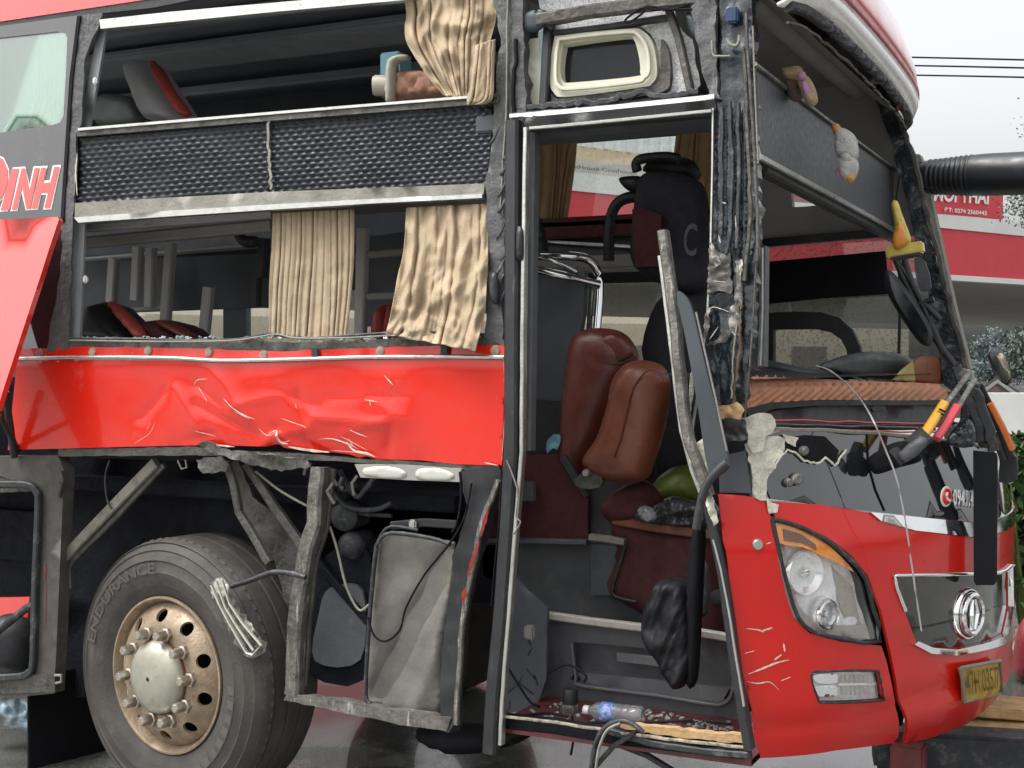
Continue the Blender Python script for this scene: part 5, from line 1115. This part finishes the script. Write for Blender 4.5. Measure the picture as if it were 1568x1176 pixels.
fpatch('turn_reflector', [(1200,810),(1228,818),(1250,834),(1252,842),(1230,832),(1202,828)], mat('brown_reflector', (.20,.10,.07), .3), hd_, off=.004, thick=.002, step=.02)
for (a,b,r_,dp) in ((1243,880,.066,.06),(1276,944,.050,.04)):
    y_, z_ = Fyz(a,b); n_ = (fnorm(y_)+Vector((.3,0,0))).normalized(); c_ = Fp(y_, z_, .05)
    lathe('lamp_bowl', [(0,-.03),(r_*.35,-.028),(r_*.7,-.012),(r_*.95,.012),(r_*1.05,.016),(r_*1.1,.0)], M_SILVER, hd_, facing(c_, n_), n=32)
    lathe('bulb', [(0,.02),(r_*.18,.016),(r_*.26,0),(r_*.26,-.03)], M_CHROME, hd_, facing(c_, n_), n=16)
    if dp < .05: lathe('projector_lens', [(0,.035),(r_*.4,.03),(r_*.72,.012),(r_*.78,0)], M_LENS, hd_, facing(c_, n_), n=24); lathe('projector_ring', [(r_*.76,.02),(r_*.84,.03),(r_*.95,.026),(r_,.01)], M_CHROME, hd_, facing(c_, n_), n=32)
fpatch('side_reflector', [(1290,870),(1322,900),(1338,965),(1312,960),(1300,920)], MATS['worn_white_trim'], hd_, off=.05, thick=.01, step=.02)
fg = empty('fog_lamp', F(1300,1052), (0,0,0), bus)
fpatch('housing', fogh, MATS['lamp_white'], fg, off=.03, step=.02)
fpatch('lens', fogh, M_LENS, fg, off=.004, thick=.004, step=.03)
tube('gasket', [F(a,b,-.001) for a,b in fogh+[fogh[0]]], .004, M_RUB, fg, curve=0)
for (x0,x1,yt,yb) in ((1252,1286,1036,1048),(1252,1286,1054,1068)):
    fpatch('reflector', smoothpoly([(x0,yt),(x1,yt-2),(x1+3,(yt+yb)/2),(x1,yb),(x0+6,yb)], 3), M_CHROME, fg, off=.02, thick=.01, step=.01)
for k in range(7):
    xk = 1294+k*7; bar('lens_rib', [F(xk,1036,.02), F(xk+2,1066,.02)], .006, .006, MATS['worn_white_trim'], fg)
bar('lens_bar', [F(1290,1050,.018), F(1346,1049,.018)], .008, .008, M_SILVER, fg)
# ---- dashboard
DA, DB = (-1.26,4.38), (-.90,6.32)
def D(px, py, off=0): return onplane(px, py, DA, DB, off)
def DO(off): return lambda a,b: D(a,b,off)
db = patch('dash_mat', [(1141,600),(1148,582),(1162,577),(1250,580),(1330,584),(1405,586),(1440,588),(1452,612),(1400,613),(1250,612),(1180,616),(1150,628),(1141,622)], DO(0), M_TAN, bus, step=3.2, thick=.05, disp=lambda a,b: Vector((1,-.2,0))*(.010*abs(math.sin(a*.24+b*.30+.4*math.sin(a*.05)))**.8+.005*math.exp(-((b-602)/14)**2)-.02*math.exp(-((b-590)/2.5)**2)*max(0,math.sin(a*.45)))*max(0,min(1,(a-1142)/8))*max(0,min(1,(b-580-.03*(a-1162))/5)))
mesh('dash_top', [Vector((-1.24,4.25,1.66)),Vector((-.93,6.25,1.66)),Vector((-1.4,6.35,1.68)),Vector((-1.55,4.25,1.68))], [[0,1,2,3]], M_BLACK, bus)
patch('dash_lip', [(1140,628),(1180,617),(1260,613),(1452,613),(1458,620),(1250,621),(1185,626),(1150,640)], DO(-.02), M_BLACK, bus, step=16, thick=.05)
patch('dash_beam', [(1150,640),(1190,628),(1260,622),(1458,620),(1462,652),(1330,660),(1200,655)], DO(.01), M_GREYP, bus, step=18, thick=.05, disp=lambda a,b: .012*math.sin(b*.3))
for k in range(5):
    tube('dash_wire', [D(1172+i*26, 643+k*3.2+3*nz(i,k,.9)+i*.6, -.03) for i in range(11)], .004, [M_PINK, M_RUB, M_PUTTY, M_BLACKM, M_PINK][k], bus)
bar('mask_top_edge', [F(1180,656,-.006), F(1290,660,-.006), F(1400,668,-.006), F(1500,683,-.006)], .012, .012, M_PUTTY, bus, rough=.0015)
patch('dash_handle', smoothpoly([(1336,624),(1352,622),(1358,630),(1340,631)], 3), DO(-.035), M_BLACK, bus, step=6, thick=.01)
sw_c = PY(1240,578,5.75)
V = []; tor = [(sw_c+Vector((.25*math.cos(a), -.25*math.sin(a)*.95, -.065*math.cos(a+.5)))) for a in [2*math.pi*i/40 for i in range(41)]]
stw = sweep('steering_wheel', tor, circ(.02, 8), mat('steering_grey', (.08,.083,.09), .4), bus, smooth=True)
lathe('steering_hub', [(0,.03),(.05,.03),(.07,0),(.04,-.1)], M_BLACK, stw, facing(sw_c+Vector((0,0,-.01)),(.1,0,1)), n=20)
for a in (.3, 2.8, 4.7): bar('steering_spoke', [sw_c, sw_c+Vector((.24*math.cos(a), .21*math.sin(a), .01))], .03, .012, M_BLACK, stw)
o = pillow('black_cover', smoothpoly([(1255,562),(1285,547),(1330,538),(1368,540),(1396,552),(1402,572),(1392,586),(1330,582),(1290,574)], 4), lambda a,b: D(a,b,.12), mat('black_vinyl', (.04,.042,.048), .35, var=.15), None, thick=.25, rpx=14, step=7)
tag(o, 'smooth black vinyl cover lying on the dashboard behind the tan mat', 'cover')
o = pillow('brown_cushion', smoothpoly([(1394,582),(1396,558),(1410,546),(1440,548),(1456,560),(1458,584),(1430,588)], 3), lambda a,b: D(a,b,.04), MATS['orange_brown_edge'], None, thick=.14, rpx=12, step=6, fn=lambda a,b: .01*nz(a,b,.1))
tag(o, 'brown quilted cushion with black edge on the right end of the dashboard', 'cushion')
o = pillow('yellow_cloth', [(1366,582),(1380,566),(1398,552),(1402,584)], lambda a,b: D(a,b,.02), mat('yellow_cloth', (.45,.38,.14), .9, var=.2, vscale=20), None, thick=.02, rpx=4, step=5)
tag(o, 'folded dull yellow cloth wedged between black cover and brown cushion', 'cloth')
o = pillow('green_case', [(1238,578),(1249,577),(1250,586),(1239,587)], lambda a,b: D(a,b,.01), mat('lime', (.35,.55,.06), .5), None, thick=.03, rpx=3, step=3)
tag(o, 'tiny lime green case on the dashboard under the steering wheel', 'case')
# ---- driver side wall (far) with its window
patch('driver_wall', [(1040,-60),(1290,-60),(1318,60),(1350,150),(1396,238),(1424,370),(1450,480),(1476,570),(1476,640),(1040,640)], YO(YF+.01), M_GREYL, bus, step=50, thick=.05, holes=[[(1172,376),(1180,374),(1340,363),(1398,360),(1424,420),(1450,530),(1456,600),(1172,600)], smoothpoly([(1212,290),(1216,284),(1252,281),(1256,284),(1257,310),(1254,314),(1218,317),(1213,313)], 2)])
patch('window_film', [(1171,401),(1260,393),(1356,384),(1361,450),(1260,457),(1171,466)], YO(YF-.05), M_BLACKM, bus, step=60, thick=.01)
patch('window_header', [(1162,366),(1250,358),(1350,350),(1362,362),(1250,371),(1172,378)], YO(YF-.06), M_BLACK, bus, step=40, thick=.05)
arch_o = [(1166,479),(1220,477),(1258,478),(1285,486),(1304,504),(1316,530),(1322,560),(1300,560),(1296,536),(1288,520),(1272,509),(1250,504),(1184,505),(1184,600),(1164,600)]
patch('sliding_window_frame', arch_o, YO(YF-.03), M_BLACK, bus, step=14, thick=.05)
patch('window_pane', [(1172,376),(1340,363),(1398,360),(1424,420),(1450,530),(1456,600),(1172,600)], YO(YF+.03), glassmat('rain_glass', (.85,.88,.86), .05, body=(.42,.42,.40), bodyamt=.22), bus, step=60, thick=.004)
bar('window_divider', lpts([(1377,395),(1378,480),(1376,550)], YO(YF-.02)), .012, .02, M_BLACK, bus)
# far windscreen pillar and outer edge
patch('far_pillar', jag([(1318,92),(1338,98),(1372,180),(1398,240),(1416,330),(1440,420),(1462,500),(1480,575),(1474,612),(1446,590),(1432,500),(1408,400),(1386,300),(1362,210)], 1.5, 12), YO(YF-.12), M_PILB, bus, step=10, thick=.08, disp=lambda a,b: .012*nz(a,b,.06))
bar('far_gasket', lpts(jag([(1340,100),(1380,190),(1402,250),(1420,335),(1444,425),(1466,505),(1482,570)], 1.5, 10, False), YO(YF-.22)), .022, .026, M_STEEL, bus, rough=.004)
patch('far_side_edge', [(1400,236),(1408,236),(1417,262),(1440,370),(1462,470),(1486,565),(1476,570),(1448,470),(1424,370),(1402,260)], YO(YF+.06), M_PUTTY, bus, step=16, thick=.1)
# windscreen top: roof cap
WC = [(4.0,-1.11),(4.12,-1.04),(4.3,-1.01),(4.7,-1.0),(5.5,-1.01),(6.1,-1.04),(6.4,-1.09),(6.55,-1.18),(6.64,-1.3)]
def wx(y, z): return interp(WC, y)-.2*(z-2.83)
def capstrip(name, prof, m, jitter=0):
    V = []; Fs = []; ny = 40; k = len(prof)
    for i in range(ny+1):
        y = 4.06+(6.58-4.06)*i/ny
        for (dx, z) in prof:
            V.append(Vector((wx(y, 2.83)+dx+jitter*nz(y*9, z*9, 1), y, z+.03)))
    for i in range(ny):
        for j in range(k-1): Fs.append([i*k+j, (i+1)*k+j, (i+1)*k+j+1, i*k+j+1])
    o = mesh(name, V, Fs, m, bus, True); md = o.modifiers.new('thick', 'SOLIDIFY'); md.thickness = .012; md.offset = 1; return o
capstrip('roof_cap_band', [(.0,2.80),(.035,2.815),(.05,2.85),(.052,2.885)], mat('white_cap', (.68,.66,.62), .3, coat=.6, var=.08, vscale=8, dirt=((.4,.38,.33), .25, 12)))
capstrip('roof_cap_stripe', [(.055,2.883),(.054,2.91)], mat('dark_red_line', (.35,.015,.025), .4))
capstrip('roof_cap', [(.05,2.908),(.04,3.0),(.0,3.12),(-.08,3.22),(-.22,3.31),(-.5,3.37),(-.9,3.39)], M_REDP)
bar('windscreen_seal', [Vector((wx(y_,2.8)+.015, y_, 2.82)) for y_ in [4.08+i*.062 for i in range(40)]], .032, .036, M_RUB, bus, rough=.002)
bar('windscreen_seal', [Vector((wx(y_,2.76)-.01, y_, 2.775)) for y_ in [4.1+i*.062 for i in range(39)]], .008, .010, M_STEEL, bus, rough=.003)
mesh('cab_ceiling', [Vector((-1.08,4.1,2.84)),Vector((-1.08,6.5,2.84)),Vector((-1.35,6.5,3.05)),Vector((-1.35,4.15,3.05)),Vector((-2.1,6.5,3.05)),Vector((-2.1,4.15,3.05))], [[0,1,2,3],[3,2,4,5]], M_GREYL, bus)
tube('ceiling_ridge', [Vector((-1.3,4.2,3.0)),Vector((-1.3,6.4,3.0))], .05, M_GREYL, bus, curve=0)
mesh('roof_liner', [Vector((-1.15,4.15,3.33)),Vector((-1.15,6.5,3.33)),Vector((-2.2,6.5,3.33)),Vector((-2.2,4.15,3.33))], [[0,1,2,3]], M_GREYL, bus)
# destination / sun shade board across the windscreen
sb_ = patch('shade_board', [(1158,100),(1222,150),(1300,208),(1378,266),(1390,362),(1300,312),(1230,272),(1162,236)], XO(-1.15), mat('board_grey', (.085,.088,.095), .55, var=.12, vscale=20, bump=.1, bscale=200), bus, step=20, thick=.012, outward=Vector((1,-.2,0)))
bar('board_trim', lpts([(1156,98),(1260,178),(1380,266)], XO(-1.14)), .012, .012, M_STEELL, bus, up=Vector((1,0,0)))
bar('board_trim', lpts([(1162,240),(1270,298),(1390,364)], XO(-1.135)), .02, .016, M_ALU, bus, up=Vector((1,0,0)))
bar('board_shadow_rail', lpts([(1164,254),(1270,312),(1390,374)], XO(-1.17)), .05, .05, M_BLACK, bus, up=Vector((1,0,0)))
# ---- mirrors and mirror arm
mir = pillow('rear_view_mirror', smoothpoly([(1354,418),(1366,416),(1390,445),(1420,490),(1428,515),(1422,530),(1404,520),(1370,470),(1356,440)], 4), YO(5.9), M_BLACK, bus, thick=.06, rpx=9, step=6)
patch('mirror_glass', smoothpoly([(1362,422),(1372,432),(1400,470),(1420,505),(1418,522),(1402,505),(1372,460)], 3), YO(5.85), mat('mirror_dark', (.12,.13,.14), .05, .9), mir, step=12, thick=.004)
for pl in ([(1368,388),(1385,430),(1405,470),(1420,500),(1440,530),(1462,560)],[(1382,386),(1395,430),(1410,458),(1440,490)],[(1400,468),(1430,458)],[(1372,400),(1400,440),(1444,540)]):
    tube('mirror_arm', lpts(pl, YO(5.95)), .014, M_BLACK, mir)
patch('mirror_plate', smoothpoly([(1400,396),(1416,400),(1426,440),(1410,446),(1404,430)], 2), YO(6.2), M_GREYP, mir, step=14, thick=.02)
m2 = pillow('side_mirror', smoothpoly([(1474,542),(1484,534),(1496,540),(1508,562),(1514,584),(1508,590),(1494,582),(1480,564)], 4), lambda a,b: F(a,b,-.10), M_BLACK, bus, thick=.05, rpx=5, step=4, normal=Vector((.8,-.6,0)))
pillow('mirror_glass', smoothpoly([(1477,545),(1485,540),(1496,550),(1506,570),(1508,584),(1496,576),(1484,562)], 4), lambda a,b: F(a,b,-.118), mat('mirror_brown', (.5,.42,.28), .15, .6, var=.4, vscale=30), m2, thick=.02, rpx=4, step=4, normal=Vector((.8,-.6,0)))
arm = empty('mirror_arm', PY(1420,270,6.55), (0,0,0), bus)
axA, axB = PY(1408,272,6.6), PY(1640,262,6.45)
def arm_pt(t): return axA.lerp(axB, t)
rr = []; pts_ = []
for i in range(90):
    t = i/89; pts_.append(arm_pt(t)); px_ = 1408+232*t
    r_ = .078+.018*min(1,t*2.2)
    if 1425 < px_ < 1492: r_ += .006*math.sin((px_-1425)*.78)
    rr.append(r_)
sweep('arm_boot', pts_[:34], circ(1, 24), mat('arm_black', (.018,.02,.024), .4, var=.15, vscale=9), arm, smooth=True, scale=rr[:34])
sweep('arm_cover', pts_[33:], circ(1, 24), MATS['arm_black'], arm, smooth=True, scale=[r_*1.03 for r_ in rr[33:]])
hz0 = arm_pt(1.0)
box('mirror_head', hz0+Vector((.04,-.05,-.28)), (.16,.26,.72), MATS['arm_black'], arm, bev=.06, seg=4)
bar('arm_strap', lpts([(1398,284),(1414,288),(1428,290)], YO(6.4)), .01, .01, M_BLACKM, arm)
# ---- wipers
wp = empty('wiper', F(1478,580,-.05), (0,0,0), bus)
def FW(off): return lambda a,b: F(a,b,off)
def wpt(a, b): return PY(a, b, 5.25)
lathe('wiper_pivot', [(0,.03),(.015,.028),(.022,.01),(.026,-.03)], M_STEELL, wp, facing(PY(1480,575,4.85),(.6,-.8,0)), n=16)
bar('wiper_arm', [PY(1482,574,4.8), PY(1460,604,4.7), PY(1446,622,4.66)], .018, .016, M_STEELL, wp)
bar('wiper_arm', [PY(1492,582,4.8), PY(1474,612,4.72), PY(1466,626,4.68)], .018, .016, M_STEELL, wp)
bar('yellow_sleeve', [PY(1446,618,4.66), PY(1432,640,4.6), PY(1414,668,4.52)], .03, .03, M_YEL, wp)
for k in range(3): bar('sleeve_mark', [PY(1438-k*3,626+k*4.5,4.605), PY(1448-k*3,631+k*4.5,4.605)], .006, .006, M_BLACKM, wp)
bar('red_sleeve', [PY(1466,622,4.68), PY(1450,648,4.64), PY(1434,672,4.6)], .028, .028, M_PINK, wp)
bar('wiper_blade', [PY(1416,666,4.5), PY(1396,684,4.46), PY(1368,704,4.42)], .06, .04, M_BLACK, wp)
pillow('wiper_rubber', smoothpoly([(1330,702),(1345,690),(1368,678),(1390,676),(1404,690),(1410,706),(1376,716),(1345,726),(1334,720)], 3), YO(4.44), M_BLACKM, wp, thick=.04, rpx=8, step=6)
pillow('wiper_clip', smoothpoly([(1376,694),(1408,668),(1420,676),(1412,690),(1388,708)], 2), YO(4.40), M_GREYP, wp, thick=.03, rpx=5, step=6)
wp2 = empty('wiper', F(1510,620,-.05), (0,0,0), bus)
bar('wiper_arm', [PY(1494,590,4.9), PY(1512,640,4.95), PY(1536,704,5.0)], .02, .02, M_BLACK, wp2)
bar('wiper_arm', [PY(1500,590,4.95), PY(1524,640,5.0), PY(1548,700,5.05)], .026, .02, M_BLACK, wp2)
bar('orange_sleeve', [PY(1516,618,4.94), PY(1534,652,4.97), PY(1550,688,5.0)], .022, .022, M_ORA, wp2)
patch('wiper_blade', smoothpoly([(1534,650),(1546,690),(1556,700),(1556,735),(1530,738),(1532,700)], 2), YO(5.06), M_BLACK, wp2, step=14, thick=.03)
for pl, m_ in (([(1462,560),(1478,596),(1480,630),(1470,668)], M_PILB), ([(1482,600),(1496,640),(1500,676)], M_RUB), ([(1470,590),(1494,600),(1508,640),(1520,690)], M_BLACK)):
    bar('cowl_bracket', lpts(jag(pl, 2, 10, False), YO(4.86)), .035, .03, m_, bus, rough=.003)
pillow('torn_cowl', smoothpoly(jag([(1484,628),(1500,634),(1518,660),(1522,686),(1500,684),(1488,660)], 2, 8), 2), YO(4.9), M_STEELL, bus, thick=.05, rpx=8, step=5, fn=lambda a,b: .03*nz(a,b,.15))
pillow('torn_cowl', smoothpoly([(1448,676),(1466,650),(1484,640),(1494,660),(1490,684),(1462,684)], 2), YO(4.78), M_PILB, bus, thick=.05, rpx=8, step=5, fn=lambda a,b: .03*nz(a,b,.15))
st_ = patch('hanging_trim', [(1490,690),(1525,694),(1527,700),(1526,890),(1522,896),(1494,896),(1491,890)], YO(4.84), mat('black_satin', (.006,.007,.010), .55, spec=.25), bus, step=20, thick=.02)
tube('light_wire', [D(1250,560,-.02), D(1275,570,-.10), D(1310,602,-.16), PY(1334,638,4.30), PY(1354,684,4.32), PY(1372,730,4.34), PY(1385,790,4.36), PY(1394,850,4.39), PY(1404,920,4.42), PY(1411,966,4.45)], .003, mat('clear_tube', (.42,.43,.42), .25, var=.05), bus)
# ---- plush toys and loose things
def plush(name, label, blobs, y, base):
    t_ = thing(name, PY(*base, y), label, 'toy')
    for (nm, poly, m_, dy, th) in blobs:
        pillow(nm, smoothpoly(poly, 4), YO(y+dy), m_, t_, thick=th, rpx=12, step=4, flat=.05, fn=lambda a,b: .006*nz(a,b,.3))
    return t_
M_PL1 = mat('plush_tan', (.40,.29,.18), .95, var=.25, vscale=40, bump=.8, bscale=150); M_PL2 = mat('plush_grey', (.50,.50,.48), .95, var=.2, vscale=40, bump=.8, bscale=150)
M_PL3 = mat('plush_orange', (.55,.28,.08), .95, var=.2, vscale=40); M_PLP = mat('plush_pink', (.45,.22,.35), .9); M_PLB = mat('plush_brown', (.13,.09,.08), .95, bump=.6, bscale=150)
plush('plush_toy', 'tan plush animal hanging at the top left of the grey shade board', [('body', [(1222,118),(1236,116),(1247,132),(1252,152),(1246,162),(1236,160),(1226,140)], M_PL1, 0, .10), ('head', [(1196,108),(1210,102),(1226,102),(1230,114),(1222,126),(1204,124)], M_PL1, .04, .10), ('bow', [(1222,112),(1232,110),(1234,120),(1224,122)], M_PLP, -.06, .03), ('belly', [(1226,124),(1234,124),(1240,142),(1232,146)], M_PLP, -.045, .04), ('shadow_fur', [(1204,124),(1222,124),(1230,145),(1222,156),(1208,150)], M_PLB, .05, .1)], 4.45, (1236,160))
plush('plush_toy', 'grey plush toy hanging head down below the shade board edge', [('body', [(1282,196),(1300,200),(1312,214),(1313,240),(1298,248),(1282,240),(1278,216)], M_PL2, 0, .12), ('head', [(1284,244),(1300,238),(1314,248),(1312,268),(1302,280),(1290,274),(1284,260)], M_PL2, -.02, .11), ('foot', [(1274,192),(1284,190),(1290,204),(1278,208)], M_PL3, -.03, .05), ('muzzle', [(1296,268),(1306,266),(1308,276),(1298,279)], M_PL3, -.05, .05), ('bow', [(1280,260),(1288,258),(1288,270),(1282,272)], M_PLP, -.04, .03), ('ear', [(1288,238),(1298,234),(1304,244),(1292,248)], M_PL2, -.07, .04)], 4.75, (1298,280))
yt = thing('yellow_pendant', PY(1384,388,5.3), 'yellow boxed pendant hanging on a string at the lower right corner of the shade board', 'pendant')
pillow('body', smoothpoly([(1365,312),(1374,308),(1382,330),(1394,362),(1392,374),(1374,376),(1370,345)], 3), YO(5.3), mat('pendant_yellow', (.55,.42,.06), .35, coat=.4, var=.3, vscale=40), yt, thick=.06, rpx=8, step=5)
pillow('flame', smoothpoly([(1366,366),(1376,340),(1384,350),(1388,372),(1372,382)], 3), YO(5.26), mat('pendant_orange', (.65,.24,.02), .35, coat=.4), yt, thick=.04, rpx=6, step=5)
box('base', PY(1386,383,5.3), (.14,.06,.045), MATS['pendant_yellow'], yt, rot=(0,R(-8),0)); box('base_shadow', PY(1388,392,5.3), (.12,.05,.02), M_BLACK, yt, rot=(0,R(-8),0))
tube('string', [PY(1378,268,5.3), PY(1374,290,5.3), PY(1372,310,5.3)], .003, M_BLACKM, yt)
# bottle on the step
bt = PZ(942,1092,zst+.036); bdir = (PZ(975,1094,zst+.036)-PZ(905,1086,zst+.036)).normalized()
bo = thing('plastic_bottle', bt, 'clear plastic water bottle with blue label lying on the door step', 'bottle')
bm4 = facing(bt, -bdir)
lathe('bottle_body', [(0,-.10),(.028,-.10),(.033,-.094),(.033,-.06),(.031,-.055),(.033,-.05),(.033,-.035),(.031,-.03),(.033,-.025),(.033,.05),(.028,.07),(.016,.088),(.013,.095)], mat('bottle_clear', (.8,.84,.86), .12, trans=.85, var=.02), bo, bm4, n=24)
lathe('bottle_label', [(.0336,.005),(.0340,.006),(.0340,.048),(.0336,.049)], mat('blue_label', (.10,.20,.55), .4, var=.5, vscale=60, dirt=((.7,.7,.75), .5, 50)), bo, bm4, n=24)
lathe('bottle_cap', [(0,.115),(.014,.115),(.016,.112),(.016,.095),(.012,.094)], M_WHITE, bo, bm4, n=18)
jk = PZ(874,1078,zst+.0)
jo = thing('small_motor', PZ(873,1092,zst), 'small black cylindrical motor on the door step beside the bottle', 'motor')
jb = PZ(873,1094,zst)
lathe('can', [(0,.09),(.024,.09),(.028,.085),(.028,.04),(.024,.038)], M_BLACK, jo, facing(jb,(0,0,1)), n=18); lathe('collar', [(.02,.04),(.034,.036),(.036,.02),(.03,0),(0,0)], M_STEELL, jo, facing(jb,(0,0,1)), n=14)
# melon, bags
o = pillow('green_melon', smoothpoly([(995,760),(1005,735),(1030,716),(1060,712),(1084,730),(1086,765),(1050,775),(1010,776)], 4), YO(4.95), mat('melon_green', (.13,.17,.025), .45, var=.3, vscale=14, dirt=((.25,.27,.08), .25, 18)), None, thick=.24, rpx=40, step=7, flat=.02)
tag(o, 'dull green round melon lying on the engine cover behind the bent rail', 'melon')
o = pillow('plastic_bag', smoothpoly([(968,792),(985,776),(1005,772),(1030,760),(1060,766),(1092,770),(1098,800),(1040,806),(1000,802)], 3), YO(4.72), mat('dark_bag', (.05,.048,.052), .25, var=.3, vscale=20), None, thick=.12, rpx=10, step=4, fn=lambda a,b: .06*nz(a,b,.06)+.02*nz(a,b,.2))
tag(o, 'crumpled dark plastic bag of odds and ends in front of the melon', 'bag')
o = pillow('clear_cup', smoothpoly([(977,780),(985,774),(998,778),(1006,792),(996,800),(982,794)], 3), YO(4.62), mat('clear_plastic', (.45,.47,.5), .1, trans=.6, var=.4, vscale=80), None, thick=.05, rpx=5, step=3, fn=lambda a,b: .01*nz(a,b,.4))
tag(o, 'small crushed clear plastic cup beside the dark bag', 'cup')
jkt = thing('black_jacket', PY(1045,1050,4.4), 'black crumpled cloth sleeve hanging from the torn rail into the door step', 'jacket')
pillow('sleeve', smoothpoly([(1064,800),(1080,806),(1078,880),(1074,960),(1068,1040),(1052,1048),(1050,960),(1052,880)], 3), YO(4.25), M_BLACKM, jkt, thick=.06, rpx=8, step=7)
pillow('bundle', smoothpoly([(1008,890),(1040,885),(1058,900),(1066,960),(1066,1020),(1046,1052),(1028,1046),(1008,1010),(990,980),(986,945),(998,910)], 3), YO(4.28), mat('black_cloth', (.006,.0065,.009), .6, var=.3, vscale=18, bump=.15, bscale=80, spec=.35), jkt, thick=.13, rpx=16, step=4, fn=lambda a,b: .045*abs(nz(a*1.0+b*.35,b*.12,.075,3))+.012*abs(nz(a,b*.5,.11,5))+.02*nz(a,b,.03))
o = patch('blue_towel', smoothpoly([(838,676),(848,666),(858,668),(854,688),(846,686),(838,694)], 3), lambda a,b: PY(a,b,4.7+.02*nz(a,b,.1)), mat('light_blue_cloth', (.16,.36,.44), .8), None, step=4, thick=.004)
tag(o, 'scrap of light blue cloth beside the maroon seat', 'cloth')

V = []; Fs = []
for _ in range(260):
    if random.random() < .6: c = Vector((random.uniform(-2.0,-1.2), random.uniform(4.1,4.45), zst+.005))
    else: c = S(random.uniform(130,740), random.uniform(517,522), random.uniform(-.01,.03))+Vector((0,0,.004))
    s = random.uniform(.003,.008); k = len(V); q = Matrix.Rotation(random.uniform(0,6.28), 3, 'Z') @ Matrix.Rotation(random.uniform(-.6,.6), 3, 'X')
    V += [c+q @ Vector(v)*s for v in ((-1,-1,-.5),(1,-1,-.5),(1,1,-.5),(-1,1,-.5),(-1,-1,.5),(1,-1,.5),(1,1,.5),(-1,1,.5))]
    Fs += [[k+i for i in f] for f in ([3,2,1,0],[4,5,6,7],[0,1,5,4],[1,2,6,5],[2,3,7,6],[3,0,4,7])]
o = mesh('broken_glass', V, Fs, mat('glass_crumb', (.55,.62,.60), .08, trans=.4, var=.1), None); o['kind'] = 'stuff'; tag(o, 'scattered crumbs of broken safety glass on the door step and window sill', 'glass')
